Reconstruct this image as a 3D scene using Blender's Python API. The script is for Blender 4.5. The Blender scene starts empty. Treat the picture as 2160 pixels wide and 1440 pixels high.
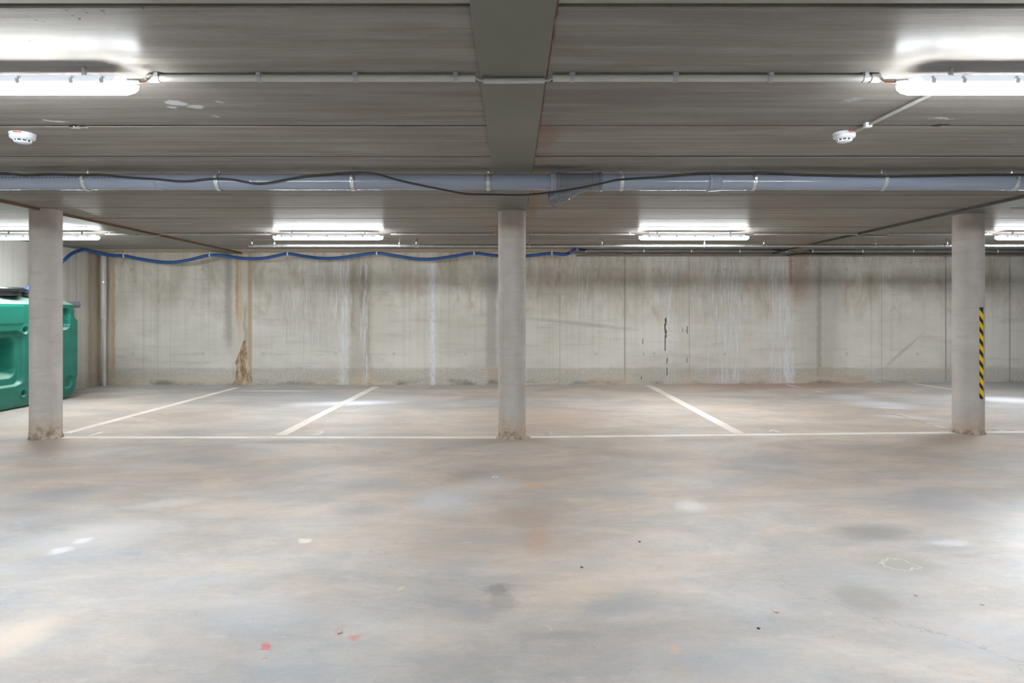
import bpy, bmesh, math, random
from mathutils import Vector, Matrix, noise
sc = bpy.context.scene
C = bpy.context.collection
# ---------------------------------------------------------------- camera, world, exposure
F = 1364.0                      # focal length in pixels of the 2160 wide frame
HOR = 657.0                     # eye level row
EYE = 1.362
cam = bpy.data.objects.new('camera', bpy.data.cameras.new('camera'))
C.objects.link(cam)
cam.location = (0, 0, EYE)
cam.rotation_euler = (math.pi/2, 0, 0)
cam.data.sensor_width = 36
cam.data.lens = F/2160*36
cam.data.shift_y = -(720-HOR)/2160
cam.data.clip_start = 0.05
sc.camera = cam
w = bpy.data.worlds.new('world'); sc.world = w; w.use_nodes = True
w.node_tree.nodes['Background'].inputs[0].default_value = (0, 0, 0, 1)
w.node_tree.nodes['Background'].inputs[1].default_value = 0
vs = sc.view_settings
vs.view_transform = 'Standard'; vs.look = 'None'; vs.gamma = 1; vs.use_curve_mapping = False
vs.exposure = 0.13
LAMP = 140.0                     # strength of every lamp diffuser
CZ = 2.46                       # ceiling height
WY = 12.0                       # back wall distance

def P(px, py, D): return Vector(((px-1080)*D/F, D, EYE+(HOR-py)*D/F))
def fz(x): return 0.0 if x < 0 else 0.006*x            # the floor rises very slightly to the right
def G(px, py):                                          # pixel -> point on the floor
    D = EYE*F/(py-HOR)
    for _ in range(3): D = (EYE-fz((px-1080)*D/F))*F/(py-HOR)
    return Vector(((px-1080)*D/F, D, fz((px-1080)*D/F)))

# ---------------------------------------------------------------- node helper
class N:
    def __init__(s, name, rough=0.6, spec=0.5, metal=0.0):
        s.m = bpy.data.materials.new(name); s.m.use_nodes = True
        s.t = s.m.node_tree; s.b = s.t.nodes['Principled BSDF']
        s.b.inputs['Roughness'].default_value = rough
        s.b.inputs['Specular IOR Level'].default_value = spec
        s.b.inputs['Metallic'].default_value = metal
        s._pos = None
    def nd(s, typ, **k):
        n = s.t.nodes.new(typ)
        for a, v in k.items(): setattr(n, a, v)
        return n
    def put(s, sock, v):
        if v is None: return
        if isinstance(v, bpy.types.NodeSocket): s.t.links.new(v, sock)
        else:
            if isinstance(v, (tuple, list)) and len(v) == 3 and sock.type == 'RGBA': v = (*v, 1)
            sock.default_value = v
    def M(s, op, a, b=None, c=None, clamp=False):
        n = s.nd('ShaderNodeMath', operation=op, use_clamp=clamp)
        for i, v in enumerate((a, b, c)): s.put(n.inputs[i], v)
        return n.outputs[0]
    @property
    def pos(s):
        if s._pos is None: s._pos = s.nd('ShaderNodeNewGeometry').outputs['Position']
        return s._pos
    def obj(s): return s.nd('ShaderNodeTexCoord').outputs['Object']
    def sep(s, v):
        n = s.nd('ShaderNodeSeparateXYZ'); s.put(n.inputs[0], v); return n.outputs
    def comb(s, x, y, z):
        n = s.nd('ShaderNodeCombineXYZ')
        for i, v in enumerate((x, y, z)): s.put(n.inputs[i], v)
        return n.outputs[0]
    def scale(s, v, sx, sy, sz, loc=(0, 0, 0), rot=(0, 0, 0), typ='POINT'):
        n = s.nd('ShaderNodeMapping', vector_type=typ); s.put(n.inputs['Vector'], v)
        n.inputs['Scale'].default_value = (sx, sy, sz); n.inputs['Location'].default_value = loc
        n.inputs['Rotation'].default_value = rot
        return n.outputs[0]
    def noise(s, v, sc_=1.0, det=4, ro=0.5, dist=0.0, col=False):
        n = s.nd('ShaderNodeTexNoise'); s.put(n.inputs['Vector'], v)
        n.inputs['Scale'].default_value = sc_; n.inputs['Detail'].default_value = det
        n.inputs['Roughness'].default_value = ro; n.inputs['Distortion'].default_value = dist
        return n.outputs['Color' if col else 'Fac']
    def voro(s, v, sc_, feat='F1', rnd=1.0, out='Distance'):
        n = s.nd('ShaderNodeTexVoronoi', feature=feat); s.put(n.inputs['Vector'], v)
        n.inputs['Scale'].default_value = sc_; n.inputs['Randomness'].default_value = rnd
        return n.outputs[out]
    def sm(s, x, a, b):            # smoothstep, a may be larger than b
        n = s.nd('ShaderNodeMapRange', interpolation_type='SMOOTHSTEP')
        s.put(n.inputs[0], x)
        if a < b: v = (a, b, 0, 1)
        else: v = (b, a, 1, 0)
        for i in range(4): n.inputs[1+i].default_value = v[i]
        return n.outputs[0]
    def lin(s, x, a, b, c=0, d=1):
        n = s.nd('ShaderNodeMapRange'); s.put(n.inputs[0], x)
        for i, v in enumerate((a, b, c, d)): n.inputs[1+i].default_value = v
        return n.outputs[0]
    def mix(s, f, a, b, bt='MIX'):
        n = s.nd('ShaderNodeMix', data_type='RGBA', blend_type=bt, clamp_factor=True)
        s.put(n.inputs[0], f); s.put(n.inputs[6], a); s.put(n.inputs[7], b)
        return n.outputs[2]
    def ramp(s, x, stops):
        n = s.nd('ShaderNodeValToRGB'); s.put(n.inputs[0], x)
        e = n.color_ramp.elements
        while len(e) < len(stops): e.new(0.5)
        for i, (p, v) in enumerate(stops): e[i].position = p
        for i, (p, v) in enumerate(stops): e[i].color = (v, v, v, 1)
        return n.outputs[0]
    def mul(s, a, b): return s.M('MULTIPLY', a, b)
    def blob(s, v, cx, cy, rx, ry, ang=0.0, soft=0.35):
        m = s.scale(v, rx, ry, 1000.0, (cx, cy, 0), (0, 0, ang), 'TEXTURE')
        n = s.nd('ShaderNodeVectorMath', operation='LENGTH'); s.put(n.inputs[0], m)
        return s.sm(n.outputs['Value'], 1+soft, 1-soft)
    def bump(s, h, strength=0.2, dist=0.01):
        n = s.nd('ShaderNodeBump'); s.put(n.inputs['Height'], h)
        n.inputs['Strength'].default_value = strength; n.inputs['Distance'].default_value = dist
        s.t.links.new(n.outputs[0], s.b.inputs['Normal'])
    def out(s, col=None, rough=None):
        s.put(s.b.inputs['Base Color'], col)
        if rough is not None: s.put(s.b.inputs['Roughness'], rough)
        return s.m

def srgb(r, g, b):
    f = lambda c: (c/255/12.92) if c/255 <= 0.04045 else ((c/255+0.055)/1.055)**2.4
    return (f(r), f(g), f(b))

def plain(name, col, rough=0.5, metal=0.0, spec=0.5, var=0.12, sc_=8.0):
    n = N(name, rough, spec, metal)
    f = n.noise(n.pos, sc_, 5, 0.6)
    c2 = tuple(c*(1-var) for c in col); c1 = tuple(min(1, c*(1+var)) for c in col)
    n.out(n.mix(n.sm(f, 0.3, 0.7), c2, c1), n.lin(f, 0.2, 0.8, rough*0.85, min(1, rough*1.15)))
    return n.m

# ---------------------------------------------------------------- materials
def mat_floor():
    n = N('floor_concrete', 0.45, 0.4)
    p = n.pos
    warm_big = n.noise(n.scale(p, 0.35, 0.45, 1), 1, 3, 0.5)
    xs, ys, zs = n.sep(p)
    dis = n.nd('ShaderNodeVectorMath', operation='MULTIPLY_ADD')
    n.put(dis.inputs[0], n.noise(p, 3.0, 5, 0.65, 0, True)); dis.inputs[1].default_value = (0.5, 0.5, 0)
    off = n.nd('ShaderNodeVectorMath', operation='SUBTRACT'); n.put(off.inputs[0], p); off.inputs[1].default_value = (0.25, 0.25, 0)
    n.put(dis.inputs[2], off.outputs[0]); q = dis.outputs[0]
    dis2 = n.nd('ShaderNodeVectorMath', operation='MULTIPLY_ADD')
    n.put(dis2.inputs[0], n.noise(p, 11.0, 7, 0.72, 0, True)); dis2.inputs[1].default_value = (0.15, 0.15, 0)
    off2 = n.nd('ShaderNodeVectorMath', operation='SUBTRACT'); n.put(off2.inputs[0], p); off2.inputs[1].default_value = (0.075, 0.075, 0)
    n.put(dis2.inputs[2], off2.outputs[0]); q2 = dis2.outputs[0]
    # beige dust: strongest around the middle of the hall, grey-blue towards front right
    dust = n.blob(q, 0.3, 6.2, 3.6, 3.0, 0, 0.65)
    dust2 = n.blob(q, 2.6, 7.6, 4.5, 2.6, 0, 0.6)
    dust3 = n.blob(q, -2.4, 5.4, 2.6, 0.55, 0.1, 0.6)
    dust4 = n.blob(q, -5.6, 7.5, 2.6, 3.5, 0.1, 0.6)
    dust5 = n.blob(q, 2.2, 11.0, 4.5, 1.2, 0, 0.7)
    d = n.M('MAXIMUM', n.M('MAXIMUM', dust, dust2), n.M('MAXIMUM', n.mul(dust3, 0.8), n.M('MAXIMUM', n.mul(dust4, .75), dust5)))
    f = n.M('ADD', n.mul(d, 0.7), n.lin(warm_big, 0.3, 0.7, -0.05, 0.42), clamp=True)
    patch = n.noise(n.scale(p, 1.0, 1.7, 1), 1.5, 9, 0.68, 0.25)
    f = n.M('ADD', f, n.lin(patch, 0.3, 0.7, -0.4, 0.4), clamp=True)
    c = n.mix(f, FLOOR_GREY, FLOOR_WARM)
    # cloudy trowel marks
    cl = n.noise(n.scale(p, 0.8, 1.5, 1, (3, 8, 0), (0, 0, 0.25)), 1.1, 10, 0.7, 0.35)
    c = n.mix(n.sm(cl, 0.34, 0.68), n.mix(1.0, c, (0.80, 0.81, 0.82), 'MULTIPLY'), n.mix(1.0, c, (1.10, 1.10, 1.095), 'MULTIPLY'))
    st = n.noise(n.scale(p, 1.6, 6.0, 1, (0, 0, 0), (0, 0, 0.2)), 2.2, 8, 0.72, 0.3)
    c = n.mix(n.mul(n.sm(st, 0.5, 0.7), 0.4), c, n.mix(1.0, c, (0.82, 0.83, 0.845), 'MULTIPLY'))
    st2 = n.noise(n.scale(p, 2.6, 6.0, 1, (9, 2, 0), (0, 0, -0.15)), 2.4, 9, 0.75, 0.2)
    c = n.mix(n.mul(n.sm(st2, 0.54, 0.72), 0.38), c, srgb(222, 214, 205))
    st3 = n.noise(n.scale(p, 5, 9.0, 1, (2, 7, 0), (0, 0, 0.5)), 2.6, 8, 0.75, 0.2)
    c = n.mix(n.mul(n.sm(st3, 0.56, 0.72), 0.22), c, srgb(132, 132, 134))
    sc4 = n.noise(n.scale(p, 7, 15, 1, (1, 5, 0), (0, 0, .35)), 1.6, 9, .78, .2)
    c = n.mix(n.mul(n.sm(sc4, .50, .66), .40), c, n.mix(1.0, c, (.82, .825, .83), 'MULTIPLY'))
    sc5 = n.noise(n.scale(p, 6, 13, 1, (8, 3, 0), (0, 0, -.3)), 1.7, 9, .78, .2)
    c = n.mix(n.mul(n.sm(sc5, .52, .68), .40), c, n.mix(1.0, c, (1.15, 1.145, 1.13), 'MULTIPLY'))
    big2 = n.noise(n.scale(p, 1, 1.3, 1, (4, 1, 0)), .9, 6, .62, .2)
    c = n.mix(n.mul(n.sm(big2, .52, .70), .35), c, n.mix(1.0, c, (.80, .81, .825), 'MULTIPLY'))
    fine = n.noise(p, 60, 4, 0.7)
    c = n.mix(n.lin(fine, 0.3, 0.7, 0, 0.35), c, n.mix(1.0, c, (0.8, 0.8, 0.8), 'MULTIPLY'))
    # single stains: (px, py, half width px, half height px, angle, colour, strength)
    def st_(px, py, wx, wy, col, k, ang=0, soft=0.45, vec=None):
        nonlocal c
        g = G(px, py); g2 = G(px, py+wy); g1 = G(px, py-wy)
        m = n.blob(q2 if vec is None else vec, g.x, (g1.y+g2.y)/2, wx*g.y/F, abs(g1.y-g2.y)/2, ang, soft)
        c = n.mix(n.mul(m, k), c, col)
    for a_ in ((990, 1003, 40, 9, (150, 144, 138), .5), (790, 1022, 60, 14, (158, 158, 160), .5), (760, 1075, 50, 9, (146, 148, 150), .5), (1010, 1292, 45, 18, (146, 150, 155), .5),
               (1190, 1340, 75, 9, (150, 148, 142), .55), (1265, 1285, 40, 16, (156, 160, 164), .45), (640, 1420, 120, 22, (150, 156, 164), .45), (1330, 1270, 60, 22, (150, 152, 154), .5),
               (1500, 1400, 160, 40, (150, 155, 160), .35), (1760, 1230, 160, 60, (160, 164, 168), .3), (1990, 1060, 120, 30, (160, 160, 170), .45), (590, 932, 70, 3.5, (140, 142, 146), .6),
               (430, 970, 60, 8, (152, 152, 156), .4), (60, 1080, 60, 10, (150, 150, 154), .45), (1560, 985, 50, 5, (158, 162, 166), .4), (2050, 1350, 120, 50, (166, 170, 178), .35)):
        st_(a_[0], a_[1], a_[2], a_[3], srgb(*a_[4]), a_[5], 0, .8)
    white = srgb(232, 232, 236)
    st_(178, 1139, 16, 6, white, .75); st_(130, 1160, 18, 7, white, .6)
    st_(200, 1130, 120, 26, srgb(218, 217, 218), .45, 0.5, .8)
    st_(345, 1062, 55, 9, srgb(222, 214, 205), .6, 0.3, .7)
    st_(645, 1139, 13, 5, srgb(230, 220, 205), .9)
    st_(940, 1055, 60, 22, srgb(215, 216, 222), .55, 0, .8)
    st_(1030, 1025, 55, 18, srgb(214, 208, 204), .5, 0, .8)
    st_(1455, 1067, 25, 11, srgb(226, 220, 216), .75, 0, .7)
    st_(1135, 1138, 26, 26, srgb(186, 150, 120), .5, 0, .8)
    st_(1125, 1024, 16, 6, srgb(214, 180, 135), .7, 0, .8)
    st_(1122, 1090, 60, 18, srgb(168, 148, 134), .5, 0, .8)
    st_(1048, 1243, 28, 12, srgb(122, 122, 118), .6, 0, .5)
    st_(1060, 1268, 30, 18, srgb(140, 139, 134), .45, 0, .5)
    st_(1840, 1122, 95, 14, srgb(128, 124, 118), .6, 0.05, .6)
    st_(1900, 1190, 70, 26, srgb(152, 148, 138), .6, -0.5, .6)
    st_(1830, 1265, 62, 28, srgb(146, 142, 136), .6, 0.3, .4)
    st_(2010, 1145, 35, 7, srgb(216, 216, 222), .6, 0, .7)
    st_(1423, 1372, 12, 9, srgb(200, 176, 156), .8, 0, .6)
    st_(1440, 1420, 20, 14, srgb(180, 172, 156), .5, 0, .6)
    st_(560, 1363, 11, 8, srgb(205, 105, 100), .8, 0.6, .5)
    st_(750, 1343, 11, 5, srgb(205, 120, 112), .6, 0.6, .6)
    st_(718, 1328, 12, 9, srgb(190, 140, 132), .4, 0, .8)
    st_(553, 1390, 5, 3, srgb(205, 115, 110), .6, 0, .6)
    st_(130, 1040, 70, 14, srgb(150, 149, 152), .7, 0.2, .7)
    st_(845, 1240, 8, 5, srgb(206, 196, 176), .8)
    st_(20, 1350, 60, 40, srgb(222, 205, 186), .6, 0, .8)
    st_(530, 1290, 90, 40, srgb(190, 198, 208), .3, 0, .8)
    # efflorescence streaks further back
    st_(742, 850, 75, 4, srgb(238, 239, 246), .95, 0.18, .75)
    st_(640, 853, 40, 5, srgb(216, 212, 210), .5, 0, .75)
    st_(580, 824, 80, 1.3, srgb(225, 225, 228), .8, 0, .6)
    st_(1860, 853, 55, 7, srgb(224, 222, 228), .8, -0.9, .8)
    st_(1790, 838, 40, 6, srgb(216, 213, 214), .8, -0.9, .8)
    st_(1915, 880, 62, 3.5, srgb(224, 224, 230), .7, -0.5, .8)
    st_(1880, 860, 30, 1.5, srgb(232, 234, 240), .8, -0.2, .6)
    st_(2125, 843, 70, 6, srgb(240, 242, 250), .95, -0.5, .8)
    st_(1160, 885, 110, 22, srgb(190, 165, 148), .5, 0, .8)
    st_(2040, 930, 90, 12, srgb(178, 158, 144), .6, 0, .8)
    st_(1079, 930, 60, 10, srgb(176, 160, 148), .7, 0, .7)
    st_(100, 935, 90, 14, srgb(176, 160, 150), .6, 0, .8)
    st_(1640, 812, 160, 5, srgb(186, 150, 134), .8, 0, .8)
    st_(190, 838, 60, 5, srgb(150, 138, 124), .7, 0, .8)
    # chalk outline ring and a fine crack
    def ring(px, py, rx, ry, col, k, th=0.04):
        nonlocal c
        g = G(px, py)
        m = n.scale(q2, rx*g.y/F, (G(px, py-ry).y-G(px, py+ry).y)/2, 1000, (g.x, g.y, 0), (0, 0, 0), 'TEXTURE')
        ln = n.nd('ShaderNodeVectorMath', operation='LENGTH'); n.put(ln.inputs[0], m)
        dd = n.M('ABSOLUTE', n.M('SUBTRACT', ln.outputs['Value'], 1.0))
        c = n.mix(n.mul(n.sm(dd, th*2, th*.4), k), c, col)
    ring(1896, 1191, 33, 13, srgb(206, 206, 196), .7)
    ring(1158, 1325, 5, 4, srgb(206, 204, 196), .7, .2)
    cr = n.voro(n.scale(q, 1, 1, 0.001), 0.55, 'DISTANCE_TO_EDGE')
    crm = n.mul(n.sm(cr, 0.004, 0.0008), n.mul(n.sm(xs, 0.9, 1.7), n.sm(ys, 4.0, 3.5)))
    c = n.mix(n.mul(crm, .35), c, srgb(120, 122, 126))
    spk = n.voro(n.scale(p, 1, 1, .001), 26)
    c = n.mix(n.mul(n.sm(spk, 0.05, 0.02), 0.45), c, srgb(226, 224, 218))
    spk2 = n.voro(n.scale(p, 1, 1, .001, (5, 3, 0)), 9)
    c = n.mix(n.mul(n.sm(spk2, 0.035, 0.02), 0.7), c, srgb(90, 84, 78))
    # worn smooth on the right, duller elsewhere
    pol = n.mul(n.sm(xs, 2.0, 2.9), n.sm(ys, 5.2, 4.0))
    r = n.M('SUBTRACT', n.lin(patch, 0.3, 0.7, 0.5, 0.62), n.mul(pol, 0.2))
    n.bump(n.M('ADD', n.mul(st, .6), n.mul(fine, .15)), 0.12, 0.004)
    return n.out(c, r)

FLOOR_GREY = srgb(180, 181, 182)
FLOOR_WARM = srgb(209, 193, 178)
M = {}
M['floor'] = mat_floor()

def X12(px, D=12.0): return (px-1080)*D/F
def Zw(py, D=12.0): return EYE+(HOR-py)*D/F

def mat_wall():
    n = N('wall_concrete', 0.75, 0.3)
    p = n.pos; xs, ys, zs = n.sep(p)
    big = n.noise(n.scale(p, .5, .5, .9), 1.2, 5, .6)
    c = n.mix(n.sm(big, .3, .7), srgb(194, 190, 180), srgb(214, 210, 201))
    up = n.noise(n.scale(p, 1.2, 1, .55), 1.6, 6, .62, .6)
    upm = n.mul(n.sm(up, .38, .62), n.sm(zs, 1.05, 1.9))
    c = n.mix(n.mul(upm, .5), c, srgb(158, 150, 136))
    up2 = n.noise(n.scale(p, 2.6, 1, 1.1, (4, 0, 2)), 1.3, 6, .62, .6)
    c = n.mix(n.mul(n.mul(n.sm(up2, .5, .7), n.sm(zs, 1.0, 1.5)), .5), c, srgb(160, 138, 118))
    hz = n.noise(n.scale(p, 1.2, 1, 9), 1.2, 5, .6)
    c = n.mix(n.mul(n.sm(hz, .5, .75), .35), c, srgb(160, 156, 146))
    # vertical form board streaks
    vs_ = n.noise(n.scale(p, 14, 1, .25), 1, 4, .6)
    c = n.mix(n.mul(n.sm(vs_, .45, .75), n.lin(zs, .3, 2.2, .10, .36)), c, srgb(150, 146, 134))
    wob = n.lin(n.noise(n.scale(p, 3, 1, 3), 1, 5, .65), .2, .8, -.06, .06)
    wob2 = n.lin(n.noise(n.scale(p, 9, 1, 9), 1, 4, .65), .2, .8, -.03, .03)
    xw = n.M('ADD', xs, wob); xw2 = n.M('ADD', xs, wob2)
    def band(px, hw, col, k, z0=-1, z1=9, soft=.3, edge=1, zs_=.08):
        nonlocal c
        X = X12(px); W = hw*12/F
        src = {0: xs, 1: xw2, 2: xw}[edge]
        d = n.M('ABSOLUTE', n.M('SUBTRACT', src, X))
        m = n.sm(d, W*(1+soft), W*(1-soft))
        if z0 > -1: m = n.mul(m, n.sm(zs, z0-zs_, z0+zs_))
        if z1 < 9: m = n.mul(m, n.sm(zs, z1+zs_, z1-zs_))
        c = n.mix(n.mul(m, k), c, col)
    # pilasters and repaired joints
    band(483, 9, srgb(150, 146, 138), .7, Zw(730), 9, .7, 2, .2)
    band(509, 20, srgb(200, 194, 184), .75, -1, 9, .2)
    band(500, 3, srgb(176, 134, 84), .7, Zw(670), 9, .8, 1, .25)
    band(506, 5, srgb(186, 160, 120), .5, Zw(700), 9, .8, 2, .25)
    band(518, 4, srgb(150, 142, 128), .6, Zw(760), Zw(640), .8, 2, .15)
    band(527, 4.5, srgb(170, 148, 116), .75, -1, 9, .5, 0)
    band(537, 5, srgb(166, 158, 144), .5, Zw(600), 9, .8, 2, .1)
    band(239, 3.2, srgb(184, 140, 80), .8, Zw(790), Zw(545), .8, 1, .3)
    band(232, 9, srgb(184, 172, 150), .7, -1, 9, .6, 1)
    band(745, 4, srgb(142, 134, 120), .55, Zw(700), Zw(560), .8, 2, .15)
    band(760, 24, srgb(160, 152, 140), .5, -1, 9, .4, 1)
    band(768, 7, srgb(132, 124, 112), .6, Zw(650), Zw(570), .9, 2, .15)
    band(776, 3, srgb(150, 138, 124), .5, Zw(760), Zw(590), .8, 1, .2)
    band(1036, 11, srgb(152, 150, 144), .65, Zw(775), 9, .5, 1)
    band(1042, 12, srgb(192, 172, 152), .8, -1, Zw(776), .2, 1, .03)
    band(768, 20, srgb(204, 180, 150), .8, -1, Zw(782), .5, 2, .1)
    band(1728, 5, srgb(150, 144, 132), .8, Zw(800), 9, .6, 1)
    band(1745, 13, srgb(192, 190, 180), .5, -1, Zw(600), .2, 1)
    band(1742, 15, srgb(196, 180, 160), .8, -1, Zw(774), .1, 0, .02)
    band(1735, 40, srgb(160, 158, 148), .4, -1, 9, .6, 2)
    band(1780, 45, srgb(194, 176, 158), .75, -1, Zw(792), .1, 0, .02)
    for px, hw, k in ((1318, 1.6, .6), (1454, .6, .6), (1860, .6, .7), (1995, 1.5, .7), (1181, .5, .6), (2130, 1.5, .6), (360, .5, .4), (333, .5, .4), (302, .5, .35), (1837, .5, .4), (640, .4, .4)):
        band(px, hw, srgb(128, 118, 106), k, -1, 9, .5, 0)
    # darker rough band above the floor
    zw = n.M('ADD', zs, n.lin(n.noise(n.scale(p, 2.2, 1, 2), 1, 5, .6), .25, .75, -.07, .07))
    sp = n.noise(p, 26, 4, .75)
    low = n.mul(n.sm(zw, .33, .27), n.sm(sp, .35, .6))
    c = n.mix(n.mul(low, .45), c, srgb(156, 149, 137))
    lowa = n.sm(zs, .34, .30)
    c = n.mix(n.mul(lowa, .3), c, srgb(160, 154, 142))
    low2 = n.mul(n.sm(zw, .13, .03), n.sm(n.noise(n.scale(p, 1.5, 1, 3), 1, 4, .6), .42, .6))
    c = n.mix(n.mul(low2, .75), c, srgb(116, 112, 100))
    low3 = n.mul(n.sm(zw, .22, .02), n.sm(n.noise(n.scale(p, .9, 1, 3, (5, 0, 0)), 1, 4, .6), .45, .62))
    c = n.mix(n.mul(low3, .8), c, srgb(200, 184, 162))
    # white mineral runs: density along the wall
    x0, x1 = X12(120), X12(2160)
    t = n.lin(xw2, x0, x1)
    def T(px): return (X12(px)-x0)/(x1-x0)
    dens = n.ramp(t, [(T(a), v) for a, v in ((130, 0), (580, 0), (600, .5), (700, .42), (718, .62), (738, .6), (745, .1), (757, .35), (772, .75), (785, .1),
        (896, .1), (903, .6), (922, .6), (928, .45), (940, .05), (1125, .05), (1132, .5), (1140, .1), (1240, .5), (1250, .1), (1278, .5), (1300, .1), (1410, .55), (1425, .55), (1435, .1),
        (1495, .5), (1550, .66), (1600, .15), (1625, .6), (1672, .68), (1680, .02), (1950, .0))])
    len_ = n.noise(n.comb(n.mul(xs, 9.0), 0, 0), 1, 3, .6)
    reach = n.sm(n.M('ADD', zs, n.mul(n.M('SUBTRACT', len_, .5), 4.2)), .2, 1.0)
    reach = n.M('MAXIMUM', reach, n.mul(n.sm(dens, .5, .62), .8))
    wig = n.mul(n.M('SUBTRACT', n.noise(n.scale(p, 5, 1, 9), 1, 4, .65), .5), 1.5)
    th = n.noise(n.comb(n.M('ADD', n.mul(xs, 34.0), wig), n.mul(zs, 1.7), 0), 1, 6, .74, .1)
    runs = n.sm(n.M('ADD', th, n.mul(dens, .33)), .66, .78)
    c = n.mix(n.mul(n.mul(runs, reach), .68), c, srgb(214, 216, 220))
    base = n.mul(n.mul(n.sm(dens, .4, .62), n.sm(zw, .42, .1)), n.sm(th, .42, .6))
    c = n.mix(n.mul(base, .45), c, srgb(208, 210, 214))
    topw = n.mul(n.mul(n.sm(n.noise(n.comb(n.mul(xs, 16.0), n.mul(zs, 3.0), 3), 1, 4, .7), .45, .6), n.sm(zs, 2.12, 2.36)), n.sm(t, T(530), T(600)))
    c = n.mix(n.mul(topw, .55), c, srgb(208, 204, 198))
    br = n.noise(n.scale(p, 26, 1, 7), 1, 6, .75)
    brk = n.sm(br, .36, .60)
    band(913, 4.2, srgb(222, 226, 234), n.mul(brk, .9), -1, Zw(552), .9, 1, .1)
    band(724, 4, srgb(214, 216, 220), n.mul(brk, .55), -1, Zw(600), .9, 2, .2)
    band(731, 2, srgb(214, 216, 220), n.mul(brk, .6), -1, Zw(600), .9, 1, .2)
    band(1659, 4.5, srgb(218, 220, 226), n.mul(brk, .9), -1, Zw(735), .9, 1, .12)
    band(1671, 5, srgb(212, 214, 222), n.mul(brk, .8), -1, Zw(740), .9, 1, .12)
    band(1104, 6, srgb(220, 222, 228), n.mul(brk, .8), -1, Zw(755), .9, 1, .12)
    # rusty corner at the cable tangle, rust along the very top
    band(1668, 3, srgb(150, 104, 84), .7, Zw(600), 9, .8, 1, .1)
    band(1685, 18, srgb(160, 134, 114), .5, Zw(640), 9, .8, 2, .2)
    # black drips
    for px, y0, y1, hw in ((1404, 670, 712, 1.6), (1403, 706, 740, 1.1), (1406.5, 755, 768, .7), (1408.5, 754, 763, .5), (1407, 775, 792, .9), (1356, 714, 726, .7),
                           (1440, 691, 700, .5), (1449.5, 688, 704, .8), (1449, 754, 765, .7), (1353, 793, 801, .7), (1357.5, 744, 748, .5), (1447, 695, 699, .5)):
        band(px, hw, srgb(52, 54, 58), .9, Zw(y1), Zw(y0), .4, 1 if hw > 1.2 else 0, .012)
    # beige wedge at the foot of the panels, pores
    pr = n.voro(n.scale(p, 1, .001, 1), 11)
    c = n.mix(n.mul(n.sm(pr, .045, .02), .6), c, srgb(96, 90, 82))
    pr2 = n.voro(n.scale(p, 1, .001, 1, (3, 0, 4)), 34)
    c = n.mix(n.mul(n.mul(n.sm(pr2, .12, .05), n.sm(big, .45, .6)), .35), c, srgb(120, 114, 104))
    # slanted scuff on the right panel
    pv = n.comb(xw2, zs, 0)
    a = math.atan2(Zw(710)-Zw(768), X12(1938)-X12(1872))
    c = n.mix(n.mul(n.blob(pv, X12(1905), Zw(740), .38, .03, a, .7), .45), c, srgb(150, 142, 134))
    c = n.mix(n.mul(n.blob(pv, X12(1210), Zw(681), .9, .035, -.1, .7), .45), c, srgb(152, 146, 134))
    n.bump(n.M('ADD', n.mul(sp, .5), n.mul(th, .2)), .25, .006)
    return n.out(c)

M['wall'] = mat_wall()

def mat_wall_side():
    n = N('side_wall_concrete', .75, .3); p = n.pos; xs, ys, zs = n.sep(p)
    c = n.mix(n.sm(n.noise(n.scale(p, .6, .6, .9), 1.2, 5, .6), .3, .7), srgb(188, 185, 178), srgb(206, 203, 196))
    st = n.noise(n.scale(p, 10, 10, .3), 1, 5, .6)
    c = n.mix(n.mul(n.sm(st, .45, .7), .4), c, srgb(158, 152, 140))
    yw = n.M('ADD', ys, n.lin(n.noise(n.scale(p, 9, 9, 5), 1, 4, .65), .2, .8, -.03, .03))
    for y, hw, col, k in ((11.68, .05, (164, 130, 92), .8), (11.9, .035, (172, 128, 72), .9), (11.8, .22, (168, 156, 138), .7), (11.3, .012, (120, 112, 100), .5)):
        d = n.M('ABSOLUTE', n.M('SUBTRACT', yw, y))
        c = n.mix(n.mul(n.sm(d, hw*1.5, hw*.5), k), c, srgb(*col))
    sp = n.noise(p, 26, 4, .75)
    c = n.mix(n.mul(n.mul(n.sm(zs, .35, .1), n.sm(sp, .35, .6)), .6), c, srgb(150, 142, 128))
    n.bump(sp, .2, .005)
    return n.out(c)
M['side'] = mat_wall_side()

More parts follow.
